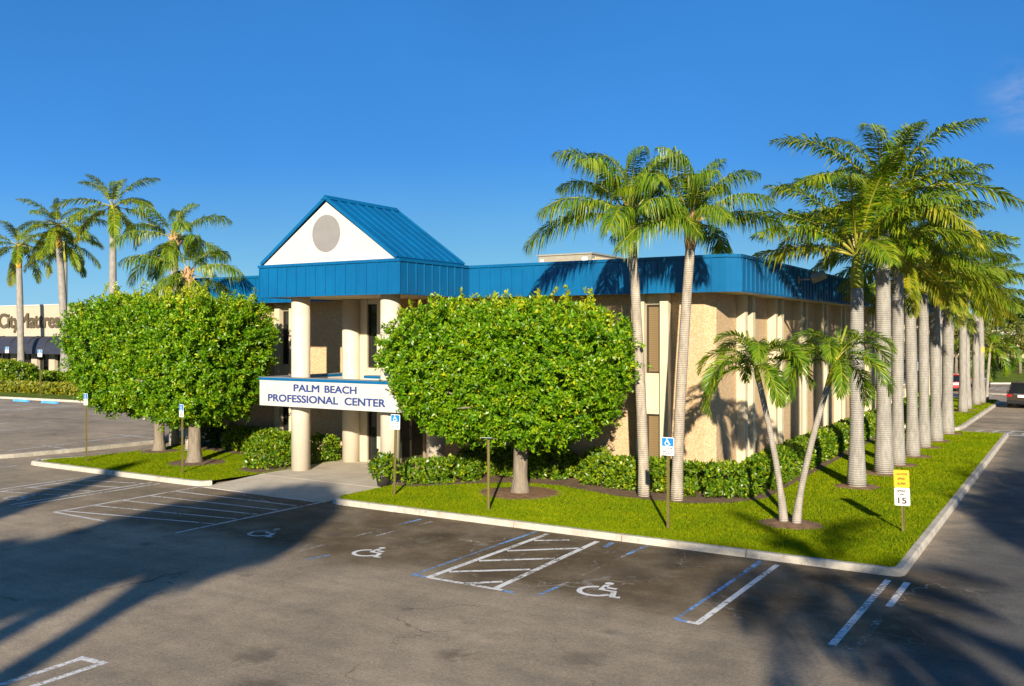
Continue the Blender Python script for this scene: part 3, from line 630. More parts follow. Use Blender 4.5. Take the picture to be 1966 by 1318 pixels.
# side entrance canopy with railing
b = MB(); b.box(-6.9, 33.9, 2.9, -4.9, 38.5, 3.5); b.box(-6.9, 34.1, 2.2, -5.6, 38.3, 2.898); sc = b.build('side_canopy', 'white', office)
b = MB(); b.box(-6.88, 33.87, 3.42, -4.87, 38.53, 3.56); b.build('coping', 'blue', sc)
b = MB()
for z in (2.55, 2.75): b.tube([(-5.3, 34.2, z), (-5.3, 42.5, z-0.0)], 0.025, 6)
for k in range(9): b.tube([(-5.3, 39+k*0.45, 3.3-k*0.13), (-5.3, 39.35+k*0.45, 2.6-k*0.1)], 0.02, 6)
b.build('railing', 'black', sc)

# floodlight on the side fascia
fl = thing('floodlight', 'beige box floodlight on a short arm on the blue side fascia', 'light', (-5.81, 14.2, 6.98))
b = MB(); b.box(-0.01, -0.09, -0.12, 0.04, 0.09, 0.12); b.tube([(0.03, 0, 0), (0.42, 0.12, 0.02)], 0.035, 8); b.build('arm', 'sign_back', fl)
b = MB(); m = Matrix.Translation((0.66, 0.22, 0.10)) @ Matrix.Rotation(R(18), 4, 'Z') @ Matrix.Rotation(R(-22), 4, 'Y') @ Matrix.Rotation(R(25), 4, 'X')
b.box(-0.26, -0.2, -0.11, 0.28, 0.2, 0.11, m); bevel(b.build('lamp_housing', 'rtu', fl), 0.03)
b = MB(); b.box(-0.22, -0.16, -0.125, 0.24, 0.16, -0.112, m); b.build('lens', 'glass', fl)
# rooftop air handler
rt = thing('rooftop_unit', 'beige sheet metal air handler box on the flat roof behind the blue fascia', 'air conditioner', (-16.0, 15.9, 7.0))
b = MB(); b.box(-1.3, -0.9, 0.12, 1.3, 2.6, 1.40); b.box(-1.22, -0.82, 0, 1.22, 2.5, 0.12); b.build('casing', 'rtu', rt)
b = MB(); b.box(-1.36, -0.96, 1.40, 1.36, 2.66, 1.46); b.build('lid', 'rtu', rt)
b = MB()
for k in range(5): b.box(1.301, -0.55+k*0.6, 0.45, 1.325, -0.05+k*0.6, 1.3)
b.build('louvre', 'soffit', rt)
for x, w, z, h in ((-1.2, 0.15, 1.15, 0.1), (0.85, 0.26, 1.12, 0.16)):
    b = MB(); b.box(x, -0.912, z, x+w, -0.899, z+h); b.build('sticker', 'sign_white', rt)
b = MB(); b.box(1.303, -0.8, 1.02, 1.312, -0.62, 1.2); b.build('sticker', 'sign_white', rt)
for x in (-1.15, -0.55, -0.4, 0.5):
    b = MB(); b.box(x, -0.93, 0.45, x+0.12, -0.9, 0.95); b.build('vent_cap', 'soffit', rt)

# ------------------------------------------------------------ foliage generators
def rng(seed): return np.random.default_rng(seed)
def unit(a): return a/np.maximum(np.linalg.norm(a, axis=1, keepdims=True), 1e-9)
def leaves(r, c, nrm, per, ln, wd, spread=1.0, jit=0.03):
    """rosettes of rhombic leaves at points c facing nrm"""
    n = len(c); c = np.repeat(c, per, 0) + r.normal(0, jit, (n*per, 3)); nn = np.repeat(nrm, per, 0)
    d = unit(nn*0.55 + r.normal(0, 1, (n*per, 3))*spread*0.62 + np.array([0, 0, 0.12]))
    s = unit(np.cross(d, unit(nn + r.normal(0, 0.5, nn.shape)))); up = np.cross(s, d)
    l = (ln*r.uniform(0.65, 1.25, n*per))[:, None]; w = (wd*r.uniform(0.7, 1.2, n*per))[:, None]
    v = np.stack([c, c+d*l*0.55+s*w*0.5+up*w*0.18, c+d*l-up*w*0.1, c+d*l*0.55-s*w*0.5+up*w*0.18], 1)
    return v.reshape(-1, 3)
def lump(p, seed, f=1.0):
    r = rng(seed+77); o = np.zeros(len(p))
    for k in range(9):
        a = r.normal(0, 1, 3)*f*(1+0.45*k); o += np.sin(p@a + r.uniform(0, 6.28))/(1+0.3*k)
    return o/3.2
def ell_points(r, n, ax, p=2.8, lo=0.75, seed=0, amp=0.07, f=0.9, taper=0.0):
    d = unit(r.normal(0, 1, (n*3, 3))); ax = np.array(ax)
    rad = (np.abs(d/ax)**p).sum(1)**(-1/p)
    # keep samples in proportion to surface area
    w = rad**2; keep = r.uniform(0, w.max(), len(d)) < w; d, rad = d[keep][:n], rad[keep][:n]
    s = d*rad[:, None]; nrm = unit(np.sign(s)*np.abs(s/ax)**(p-1)/ax)
    k = 1+amp*0.9*lump(s, seed, f)+amp*0.75*lump(s, seed+5, 2.6)+amp*0.6*lump(s, seed+9, 5.5); depth = 1-(1-lo)*r.uniform(0, 1, len(d))**1.8
    q = s*(k*depth)[:, None]; q[:, :2] *= (1-taper*np.clip(-q[:, 2]/ax[2]+0.2, 0, 1.2))[:, None]; return q, nrm
def join(*a): return np.concatenate(a, 0)
def clipped_tree(name, label, loc, trunk, crown_c, ax, seed, nsp, group, tw=0.24):
    t = thing(name, label, 'tree', loc, 0, group); r = rng(seed); rr = random.Random(seed)
    cc = np.array(crown_c)
    b = MB(); h = trunk
    b.tube([(0, 0, -0.05), (0.02, 0, 0.12), (0, 0.02, 0.5), (0.03, 0, h*0.8), (0.02, 0.02, h+0.3)], [tw*1.75, tw*1.35, tw*1.05, tw, tw*1.15], 14)
    for k in range(9):
        a = k*2.4+rr.random(); e = Vector((cc[0]+ax[0]*0.75*cos(a), cc[1]+ax[1]*0.75*sin(a), cc[2]+rr.uniform(-0.3, 0.7)*ax[2]))
        s = Vector((0, 0, h*rr.uniform(0.75, 1.1))); m_ = s.lerp(e, 0.5)+Vector((0, 0, 0.3)); b.tube([s, s.lerp(m_, 0.5), m_, e], [tw*0.5, tw*0.38, tw*0.25, 0.03], 8)
        for q in range(3):
            e2 = e+Vector((rr.uniform(-1, 1), rr.uniform(-1, 1), rr.uniform(-0.6, 1.1)))*0.9; b.tube([m_, m_.lerp(e2, 0.6), e2], [0.06, 0.04, 0.015], 6)
    b.build('trunk', 'ficus_trunk', t)
    P, Nn = ell_points(r, nsp//6, ax, 4.2, 0.84, seed, 0.05, 0.9, 0.2); P = P+cc
    A = unit(Nn*0.8 + np.array([0, 0, 0.45]) + r.normal(0, 0.35, Nn.shape)); kk = 6; Q = np.repeat(P, kk, 0); A = np.repeat(A, kk, 0)
    u = r.uniform(-0.15, 0.38, (len(Q), 1))*r.uniform(0.5, 1.3, (len(P), 1)).repeat(kk, 0); P = Q + A*u + r.normal(0, 0.055, Q.shape); Nn = unit(A+r.normal(0, 0.25, A.shape))
    V = leaves(r, P, Nn, 8, 0.135, 0.06, 1.0, 0.025)
    P2, N2 = ell_points(r, nsp//3, [a*0.82 for a in ax], 4.2, 0.6, seed, 0.05, 0.9, 0.2); V2 = leaves(r, P2+cc, N2, 7, 0.2, 0.1)
    cr = link('crown', np_mesh('crown', join(V, V2), 4, 'ficus_leaf'), t)
    # upright young shoots over the clipped top
    top = P[(Nn[:, 2] > 0.75) & (P[:, 2] > cc[2]+ax[2]*0.62)]; sel = top[r.permutation(len(top))[:int(ax[0]*42)]]
    pts = []
    for q in sel:
        L = 0.12+0.75*r.uniform(0, 1)**2.2; ln = np.array([r.normal(0, 0.2), r.normal(0, 0.2), 1.0])
        for k in range(int(2+L*12)): pts.append(q + ln*(L*k/(2+L*12)))
    pts = np.array(pts); V = leaves(r, pts, unit(np.tile([0, 0, 1.0], (len(pts), 1))+r.normal(0, 0.3, (len(pts), 3))), 5, 0.13, 0.065)
    # scattered fresh growth
    o = P[r.permutation(len(P))[:nsp//7]]; V3 = leaves(r, o*1.0, unit(o-cc), 5, 0.13, 0.065)
    link('young_shoots', np_mesh('young_shoots', join(V, V3), 4, 'ficus_tip'), t)
    return t
def hedge(name, label, pts, wid, h, seed, m='hedge_leaf', dens=95, cat='hedge', group=None, ln=0.13, wd=0.075, z0=0.12, shoots=True):
    """leafy hedge along a polyline"""
    pts = [Vector(p) for p in pts]; base = pts[0]; r = rng(seed)
    L = [(pts[i+1]-pts[i]).length for i in range(len(pts)-1)]; tot = sum(L)
    n = int(dens*tot*(wid+2*h)); s = r.uniform(-wid*0.3, tot+wid*0.3, n); acc = np.concatenate([[0], np.cumsum(L)])
    idx = np.clip(np.searchsorted(acc, s, 'right')-1, 0, len(L)-1)
    P0 = np.array([p[:2] for p in pts]); D = np.array([((pts[i+1]-pts[i]).normalized())[:2] for i in range(len(L))])
    ctr = P0[idx]+D[idx]*(s-acc[idx])[:, None]; nr = np.stack([-D[idx][:, 1], D[idx][:, 0]], 1)
    th = r.uniform(-0.25*pi, 1.25*pi, n); p = 4.0
    cx, sz = np.cos(th), np.sin(th); k = (np.abs(cx)**p+np.abs(sz)**p)**(-1/p)
    endk = np.clip(np.minimum(s+wid*0.3, tot+wid*0.3-s)/(wid*0.45), 0, 1)**0.5
    lat = cx*k*wid/2; up = (0.5+0.5*sz*k)
    P = np.stack([ctr[:, 0], ctr[:, 1], np.zeros(n)], 1)
    bump_ = 1+0.14*lump(np.stack([ctr[:, 0], ctr[:, 1], up*h], 1)+th[:, None]*0.3, seed, 2.2); depth = 1-0.35*r.uniform(0, 1, n)**2
    lat = lat*bump_*depth*endk; zz = up*h*(0.6+0.4*endk)*(0.55+0.45*bump_)*(1-0.2*r.uniform(0, 1, n)**2)
    P[:, 0] += nr[:, 0]*lat; P[:, 1] += nr[:, 1]*lat; P[:, 2] = np.maximum(zz, 0.03)
    Nn = np.stack([nr[:, 0]*cx, nr[:, 1]*cx, sz+0.35], 1)
    V = leaves(r, P-np.array([base.x, base.y, 0]), unit(Nn), 7, ln, wd)
    t = thing(name, label, cat, (base.x, base.y, z0), 0, group)
    link('foliage', np_mesh('foliage', V, 4, m), t)
    return t

# ------------------------------------------------------------ palms
def frond(L, e0, droop, nl, ll, lw, hang, plane, seed, sweep=0.55, t0=0.16, pw=1.25, old=False, petiole=True):
    r = random.Random(seed); k = 14; pts = []; p = Vector((0, 0, 0)); tan = []
    side = r.uniform(-0.12, 0.12)
    for i in range(k+1):
        t = i/k; e = e0-droop*t**pw; d = Vector((cos(e), side*t, sin(e))).normalized(); pts.append(p.copy()); tan.append(d); p = p+d*(L/k)
    leafv = []; fa = []
    for i in range(nl):
        t = t0+(1-t0)*(i+0.5)/nl; f = t*k; j = min(int(f), k-1); q = pts[j].lerp(pts[j+1], f-j); T = tan[j]
        sd_ = Vector((0, 1, 0)); up = Vector((-T.z, 0, T.x)).normalized(); tt = (t-t0)/(1-t0)
        prof = (0.55+0.9*tt if tt < 0.4 else 0.91+0.09*sin((tt-0.4)*2.6))*(1 if tt < 0.6 else 1-0.78*((tt-0.6)/0.4)**1.6)
        for s in (-1, 1):
            l = ll*prof*r.uniform(0.85, 1.12); pa = plane+r.uniform(-0.3, 0.3)+(r.choice((-0.35, 0.1, 0.4)) if plane != 0 else 0)
            sw = sweep*(0.8+0.9*tt)+r.uniform(-0.08, 0.08)
            d = (sd_*s*cos(pa)+up*sin(pa)).normalized()*cos(sw)+T*sin(sw); d.normalize()
            hg = hang*r.uniform(0.7, 1.25); w = lw*r.uniform(0.8, 1.15)*(1 if tt < 0.8 else 0.75)
            p1 = q+d*l*0.45-Vector((0, 0, 1))*l*hg*0.16; p2 = q+d*l*0.9*(1-0.25*hg)-Vector((0, 0, 1))*l*hg*0.62
            wv = (T-d*T.dot(d)).normalized()*w*0.5
            o = len(leafv); leafv += [q-wv*0.6, q+wv*0.6, p1+wv, p1-wv, p2]
            fa += [(o, o+1, o+2, o+3), (o+3, o+2, o+4)]
    me = bpy.data.meshes.new('frond'); rb = MB()
    rb.v = [tuple(v) for v in leafv]; rb.f = fa; rb.sm = [False]*len(fa); nlf = len(fa)
    rb.tube(pts, [max(0.006, L*0.0095*(1-0.85*i/k)) for i in range(k+1)], 5, False)
    me.from_pydata(rb.v, [], rb.f); me.materials.append(None); me.materials.append(M['rachis'])
    mi = [0]*nlf+[1]*(len(rb.f)-nlf); me.polygons.foreach_set('material_index', mi); me.update()
    return me
def frond_set(kind, m, els, **kw):
    out = []
    for e in els:
        row = []
        for v in range(2):
            me = frond(e0=R(e), seed=hash((kind, e, v)) % 9999 if False else int(e*7+v*131+len(kind)*17+500), **{k: (f(e) if callable(f) else f) for k, f in kw.items()})
            me.materials[0] = M[m]; row.append(me)
        out.append((e, row))
    return out
ELS = (82, 66, 50, 34, 18, 2, -18, -38)
FR = {}
FR['royal'] = frond_set('royal', 'royal_leaf', ELS, L=4.15, droop=lambda e: R(58+0.22*e), nl=112, ll=0.98, lw=0.055, hang=0.62, plane=0.12)
FR['royal_old'] = frond_set('royal_old', 'royal_old', ELS, L=4.1, droop=lambda e: R(60+0.22*e), nl=104, ll=0.95, lw=0.05, hang=0.85, plane=0.1)
FR['queen'] = frond_set('queen', 'queen_leaf', ELS, L=3.25, droop=lambda e: R(66+0.42*e), nl=110, ll=0.95, lw=0.038, hang=1.15, plane=0.12, t0=0.2, pw=1.75)
FR['adon'] = frond_set('adon', 'adon_leaf', ELS, L=2.15, droop=lambda e: R(118+0.28*e), nl=110, ll=0.64, lw=0.030, hang=0.4, plane=0.35, t0=0.12, sweep=0.62, pw=1.2)

def palm(kind, label, base, top, seed, nf=15, scale=1.0, tr=0.24, group=None, shaft='shaft', shaft_len=1.2, emin=-35, emax=80, old=1, az0=None, ztop_r=0.6, cat='palm tree', extra=None, z0=0.12):
    """base (x,y); top (dx,dy,h) of the trunk relative to the base"""
    r = random.Random(seed); name = {'royal': 'royal_palm', 'queen': 'queen_palm', 'adon': 'christmas_palm'}[kind]
    t = thing(name, label, cat, (base[0], base[1], z0), 0, group); dx, dy, h = top
    pts = []; rad = []; n = 16
    for i in range(n+1):
        u = i/n; pts.append((dx*u**1.4, dy*u**1.4, -0.06+(h+0.06)*u))
        if kind == 'royal': rr = tr*(1.55-0.5*min(1, u*3.4)) if u < 0.3 else tr*(1.05+0.10*sin((u-0.3)*4.4)-0.25*max(0, u-0.6))
        elif kind == 'queen': rr = tr*(1.22-0.22*min(1, u*9)) if u < 0.12 else tr*(1.0-0.18*u)
        else: rr = tr*(1.5-0.5*min(1, u*4)) if u < 0.25 else tr*(1.0-0.15*u)
        rad.append(rr)
    b = MB(); b.tube(pts, rad, 18); b.build('trunk', {'royal': 'royal_trunk', 'queen': 'queen_trunk', 'adon': 'adon_trunk'}[kind], t)
    tv = (Vector(pts[-1])-Vector(pts[-2])).normalized(); P = Vector(pts[-1]); rt = rad[-1]
    if kind == 'queen':
        b = MB(); b.tube([P-tv*0.35, P-tv*0.1, P+tv*0.25, P+tv*0.6, P+tv*0.8], [rt*1.02, rt*1.4, rt*1.45, rt*1.15, rt*0.5], 12)
        for k in range(12):
            a = k*2.4; d = Vector((cos(a), sin(a), 0.5)); s = P+tv*(0.05*k-0.1)+d*rt*0.9; b.tube([s, s+d*0.16+tv*0.18], [0.05, 0.03], 5)
        b.build('leaf_base', 'boot', t); S = P+tv*0.55
    else:
        b = MB(); q = shaft_len; b.tube([P-tv*0.02, P+tv*q*0.25, P+tv*q*0.7, P+tv*q], [rt*1.03, rt*(1.12 if kind == 'royal' else 1.15), rt*0.82, rt*0.5], 14); b.build('crownshaft', shaft, t); S = P+tv*(q*0.96)
    az = r.uniform(0, 6.28) if az0 is None else az0
    for i in range(nf):
        u = i/(nf-1); e = emax+(emin-emax)*u**0.85+r.uniform(-7, 7); a = az+i*2.39996+r.uniform(-0.2, 0.2)
        key = kind
        if kind == 'royal' and i >= nf-old: key = 'royal_old'
        row = min(FR[key], key=lambda q: abs(q[0]-e))[1]; me = row[r.randrange(2)]
        o = link('frond', me, t, tuple(S-tv*(0.12*u)+Vector((cos(a), sin(a), 0))*rt*0.35)); o.rotation_euler = (r.uniform(-0.15, 0.15), R(-(e-min(FR[key], key=lambda q: abs(q[0]-e))[0]))*0.7, a)
        s = scale*r.uniform(0.88, 1.08)*(0.8 if (u < 0.08) else 1); o.scale = (s, s, s)
    if kind != 'queen' or extra == 'spear':
        b = MB(); b.tube([S, S+tv*1.0*scale, S+tv*1.9*scale*(0.5 if kind == 'adon' else 1)], [0.035, 0.03, 0.008], 6); b.build('spear_leaf', 'shaft', t)
    return t

# queen palm pair in front of the facade
palm('queen', 'left queen palm of the pair before the tan facade, trunk beside the big clipped tree', (-8.07, 5.35), (-0.42, 0.0, 8.0), 11, 18, 0.98, 0.165, 'palms at the front of the office', emin=4, emax=88)
palm('queen', 'right queen palm of the pair before the tan facade, nearest the blue fascia corner', (-6.98, 5.2), (0.42, 0.05, 7.65), 23, 16, 0.88, 0.165, 'palms at the front of the office', emin=4, emax=88)
mulch(-7.5, 5.0, 0.01) if False else None
# adonidia pair sharing one base
palm('adon', 'small dark trunked palm leaning left from the shared mulch ring', (-3.45, 3.68), (-0.75, 0.35, 3.6), 5, 14, 0.9, 0.085, 'slender palms leaning apart', 'shaft', 0.55, 6, 84)
palm('adon', 'small palm with yellow crownshaft leaning right from the shared mulch ring', (-3.12, 3.62), (0.62, 0.75, 3.55), 8, 14, 0.92, 0.085, 'slender palms leaning apart', 'shaft_yellow', 0.75, 6, 82)
mulch(-3.25, 3.6, 0.85, 'mulch_red', 3)
# royal palm row along the drive
ROW = [(-3.03, 10.58, 6.35, 0.20, 'nearest royal palm of the row by the drive, crownshaft against the blue fascia'),
       (-2.80, 13.97, 8.5, 0.225, 'stout royal palm just behind the yellow caution sign, second of the row'),
       (-2.75, 16.43, 7.6, 0.19, 'third royal palm from the speed sign in the row along the drive'),
       (-2.67, 19.42, 6.6, 0.195, 'fourth royal palm from the speed sign in the row along the drive'),
       (-2.71, 22.79, 6.6, 0.19, 'fifth royal palm from the speed sign in the row along the drive'),
       (-2.59, 25.60, 6.2, 0.21, 'sixth royal palm from the speed sign, its trunk dark at the top'),
       (-2.55, 29.25, 6.8, 0.23, 'last royal palm before the cross drive, thick flared trunk'),
       (-3.73, 36.90, 6.2, 0.19, 'royal palm set back near the wall just beyond the cross drive'),
       (-3.30, 43.63, 6.4, 0.20, 'royal palm in the middle of the far lawn strip beyond the cross drive'),
       (-3.31, 46.40, 6.2, 0.19, 'royal palm in the far lawn strip, third beyond the cross drive'),
       (-3.20, 50.70, 6.5, 0.2, 'royal palm near the end of the far lawn strip, pale trunk'),
       (-3.05, 52.90, 6.4, 0.2, 'farthest royal palm of the row with an orange scar round its trunk')]
for i, (x, y, h, r_, lab) in enumerate(ROW):
    rr = random.Random(i+40); t = palm('royal', lab, (x, y), (rr.uniform(-0.12, 0.12), rr.uniform(-0.1, 0.1), h), 60+i*3, 18 if i < 4 else 15, rr.uniform(0.95, 1.05)*(1.06 if i < 2 else 0.92), r_, 'royal palms along the side drive', old=2, az0=(0.5 if i == 0 else None), emin=(16 if i == 0 else -4 if i < 3 else -12), emax=84)
    mulch(x, y, 0.75+0.15*rr.random(), 'mulch_red', i)
    if i == 11:
        b = MB(); b.tube([(0, 0, 3.55), (0, 0, 3.95)], r_*1.13, 16, False); b.build('orange_scar', 'shaft_orange', t)
# far slender palm at the end of the strip
palm('adon', 'small pale green palm at the end of the far lawn strip', (-2.9, 55.2), (0.2, 0.1, 3.5), 77, 11, 1.35, 0.11, None, 'shaft', 0.5, -45, 70)
# palms at the left
palm('royal', 'leftmost royal palm before the mattress store, orange crownshaft', (-94.8, 37.2), (-0.4, 0, 12.0), 91, 15, 1.2, 0.3, 'tall royal palms before the mattress store', 'shaft_orange', 2.6, -40, 75, 1)
palm('royal', 'tall royal palm before the mattress store with a broad full crown', (-86.5, 37.1), (-1.2, 0, 13.8), 93, 16, 1.25, 0.33, 'tall royal palms before the mattress store', 'shaft_orange', 2.6, -40, 75, 1)
palm('royal', 'slimmer royal palm whose trunk is tucked behind the broad crowned one', (-89.3, 38.6), (0.2, 0, 12.5), 95, 14, 1.15, 0.27, 'tall royal palms before the mattress store', 'shaft', 2.2, -40, 75, 1)
palm('royal', 'tallest royal palm at the left rising behind the clipped trees', (-72.8, 32.9), (0, 0, 14.3), 98, 16, 1.2, 0.29, 'tall royal palms before the mattress store', 'shaft', 2.4, -40, 85, 2)
palm('queen', 'taller queen palm behind the left clipped tree', (-30.6, 6.3), (-0.1, 0.1, 8.6), 31, 13, 0.9, 0.19, 'queen palms at the left of the office')
palm('queen', 'shorter queen palm beside the left end of the blue fascia', (-28.6, 5.5), (-0.1, 0, 6.9), 34, 10, 0.85, 0.17, 'queen palms at the left of the office', emin=-30, emax=70)

# trees standing behind the camera, across the lot: their long evening shadows cross the asphalt
def lotpos(X, Y):
    return (3.146+X*0.8511-Y*0.5250, -20.369+X*0.5250+Y*0.8511)
BACK = [(5.2, -7.5, 7.4, 0.85), (8.0, -9.0, 4.4, 0.95)]
for i, (X, Y, h, sc_) in enumerate(BACK):
    palm('royal', ('taller' if i == 0 else 'shorter')+' royal palm behind the viewpoint across the lot', lotpos(X, Y), (0, 0, h), 200+i*7, 17, sc_, 0.26, 'royal palms behind the viewpoint')
SHADE = [(-8.5, -8.0, 8.9, 12.4, 1.7, 'high crowned shade tree behind the viewpoint, nearest the middle'), (-10.9, -8.2, 8.2, 11.4, 1.75, 'high crowned shade tree behind the viewpoint, second from the middle'),
         (-13.2, -8.0, 6.3, 9.7, 1.8, 'lowest of the high crowned shade trees behind the viewpoint'), (-9.9, -11.5, 10.4, 13.2, 1.6, 'high crowned shade tree behind the viewpoint, in the rear of the group'),
         (13.0, -7.5, 7.4, 11.6, 2.6, 'broad shade tree behind the viewpoint beside the drive'), (16.0, -8.0, 7.8, 13.6, 3.4, 'largest shade tree behind the viewpoint on the far side of the drive')]
for i, (X, Y, z0, z1, rad, lab) in enumerate(SHADE):
    t = thing('shade_tree', lab, 'tree', (*lotpos(X, Y), 0), 0, 'shade trees behind the viewpoint'); b = MB(); b.tube([(0, 0, -0.1), (0, 0, 0.3), (0.05, 0, z0*0.6), (0, 0, z0+0.8)], [0.5, 0.36, 0.3, 0.24], 10); rr = random.Random(i)
    for k in range(8):
        a = k*2.4; e = Vector((rad*0.8*cos(a), rad*0.8*sin(a), rr.uniform(z0+0.8, z1-0.5))); b.tube([(0, 0, z0*0.85), e*0.5+Vector((0, 0, z0*0.5)), e], [0.14, 0.1, 0.03], 6)
    b.build('trunk', 'ficus_trunk', t); r = rng(400+i); P, Nn = ell_points(r, 1700, (rad, rad, (z1-z0)/2), 2.4, 0.25, 400+i, 0.12)
    link('crown', np_mesh('crown', leaves(r, P+np.array([0, 0, (z0+z1)/2]), Nn, 7, 0.3, 0.16), 4, 'dark_leaf'), t)
t = thing('conifer', 'narrow conical tree behind the viewpoint at the left', 'tree', (*lotpos(-16.3, -7.0), 0))
b = MB(); b.tube([(0, 0, -0.1), (0, 0, 3), (0, 0, 12.5)], [0.2, 0.16, 0.03], 8); b.build('trunk', 'queen_trunk', t)
r = rng(300); n = 5200; zz = 1.6+12.2*r.uniform(0, 1, n)**1.15; aa = r.uniform(0, 6.28, n); rad = 1.35*np.clip((13.9-zz)/9.0, 0, 1)**0.75*np.clip((zz-0.8)/2.5, 0, 1)*r.uniform(0.35, 1.05, n)
P = np.stack([rad*np.cos(aa), rad*np.sin(aa), zz], 1); link('crown', np_mesh('crown', leaves(r, P, unit(np.stack([np.cos(aa), np.sin(aa), np.full(n, 0.6)], 1)), 6, 0.3, 0.13), 4, 'dark_leaf'), t)

# clipped ficus trees
clipped_tree('clipped_tree', 'large box clipped tree hiding the right end of the sign canopy', (-11.57, 3.94, 0.12), 1.7, (-0.40, 0.0, 3.62), (3.7, 2.3, 1.88), 3, 15500, 'clipped trees on the front lawn', 0.215)
clipped_tree('clipped_tree', 'clipped tree left of the entrance walk with a pale forked trunk', (-25.53, 3.2, 0.12), 1.7, (-0.45, 0.4, 3.82), (2.65, 2.2, 2.15), 7, 11500, 'clipped trees on the front lawn', 0.225)
clipped_tree('clipped_tree', 'leftmost clipped tree at the corner of the front lawn', (-29.59, 4.74, 0.12), 1.9, (-0.15, -0.7, 3.95), (2.05, 2.6, 2.1), 9, 10000, 'clipped trees on the front lawn', 0.2)
mulch(-11.57, 3.9, 1.35, 'mulch_red', 21); mulch(-25.4, 3.25, 1.2, 'mulch', 22); mulch(-29.5, 4.7, 0.9, 'mulch', 23)

# hedges
hedge('hedge', 'bright clipped hedge under the front window wrapping the building corner', [(-10.4, 6.6), (-8.5, 6.5), (-6.6, 6.35), (-5.5, 6.9)], 1.15, 0.92, 1)
hedge('hedge', 'long leafy hedge along the side wall behind the royal palms', [(-5.5, 7.7), (-5.65, 12), (-5.75, 20), (-5.8, 29.8)], 1.0, 0.95, 2, dens=75)
hedge('hedge', 'dark shaded hedge under the big clipped tree against the facade', [(-15.2, 6.4), (-12.6, 7.0), (-11.6, 7.1)], 1.1, 0.9, 3)
hedge('shrub', 'low leafy shrubs at the right edge of the entrance walk', [(-15.5, 3.6), (-14.6, 4.6), (-14.3, 5.3)], 1.0, 0.75, 4, cat='shrub')
hedge('shrub', 'small dark shrub at the left end of the corner hedge', [(-10.9, 7.2), (-10.3, 7.3)], 0.8, 1.0, 5, cat='shrub')
hedge('shrub', 'bright rounded shrub left of the front column', [(-22.3, 3.3), (-22.0, 4.2)], 1.2, 0.85, 6, cat='shrub')
hedge('shrub', 'leafy shrub between the two left columns', [(-21.7, 5.3), (-21.6, 6.4)], 0.95, 0.95, 7, cat='shrub')
hedge('hedge', 'shaded hedge along the wall left of the entrance', [(-27.6, 6.9), (-25, 6.5), (-23.2, 6.0)], 1.1, 0.9, 8)
hedge('shrub', 'dark shrub behind the two left tree trunks', [(-30.0, 7.0), (-28.6, 6.9)], 1.0, 1.05, 9, cat='shrub', m='dark_leaf')
hedge('shrub', 'dry reddish plant beside the entrance pilaster', [(-20.9, 7.2), (-20.7, 7.25)], 0.55, 0.75, 10, 'red_leaf', 120, 'shrub')
hedge('hedge', 'hedge beside the far lawn strip beyond the cross drive', [(-5.6, 34), (-5.6, 44)], 0.9, 1.0, 11, dens=50)
# planter pot
pt = thing('planter_pot', 'dark round pot at the right edge of the entrance walk', 'planter', (-15.95, 2.75, 0.125))
b = MB(); b.tube([(0, 0, 0), (0, 0, 0.3), (0, 0, 0.38), (0, 0, 0.38)], [0.19, 0.25, 0.28, 0.22], 20); b.build('pot', 'pot', pt)
r = rng(50); P, Nn = ell_points(r, 130, (0.42, 0.42, 0.4), 2, 0.4, 5); link('plant', np_mesh('plant', leaves(r, P+np.array([0, 0, 0.6]), Nn, 6, 0.15, 0.08), 4, 'hedge_leaf'), pt)
# door-side ash posts
for i, (x, y, h) in enumerate(((-18.25, 5.2, 0.78), (-17.95, 5.15, 0.7))):
    b = MB(); b.tube([(0, 0, 0), (0, 0, 0.03), (0, 0, 0.031), (0, 0, h)], [0.1, 0.1, 0.045, 0.045], 14); o = b.build('bollard', 'black', None, (x, y, 0.13))
    tag(o, ('taller' if i == 0 else 'shorter')+' of two thin dark posts beside the right front column', 'post', 'posts by the entrance')

# ------------------------------------------------------------ signs
def rrect(w, h, r, n=5):
    pts = []
    for cx, cy, a0 in ((w/2-r, h/2-r, 0), (-w/2+r, h/2-r, 90), (-w/2+r, -h/2+r, 180), (w/2-r, -h/2+r, 270)):
        pts += [(cx+r*cos(R(a0+90*k/n)), cy+r*sin(R(a0+90*k/n))) for k in range(n+1)]
    return pts
def plate(w, h, zc, y, th=0.006, r=0.03):
    b = MB(); p = rrect(w, h, r); n = len(p)
    b.add([(x, y-th/2, zc+z) for x, z in p]+[(x, y+th/2, zc+z) for x, z in p], [tuple(range(n))[::-1], tuple(range(n, 2*n))]+[(i, (i+1) % n, n+(i+1) % n, n+i) for i in range(n)]); return b
def u_post(h, lean=0.0):
    b = MB()
    for x0, x1, y0, y1 in ((-0.035, -0.022, -0.02, 0.02), (-0.022, 0.022, 0.008, 0.02), (0.022, 0.035, -0.02, 0.02)): b.box(x0, y0, -0.1, x1, y1, h)
    return b
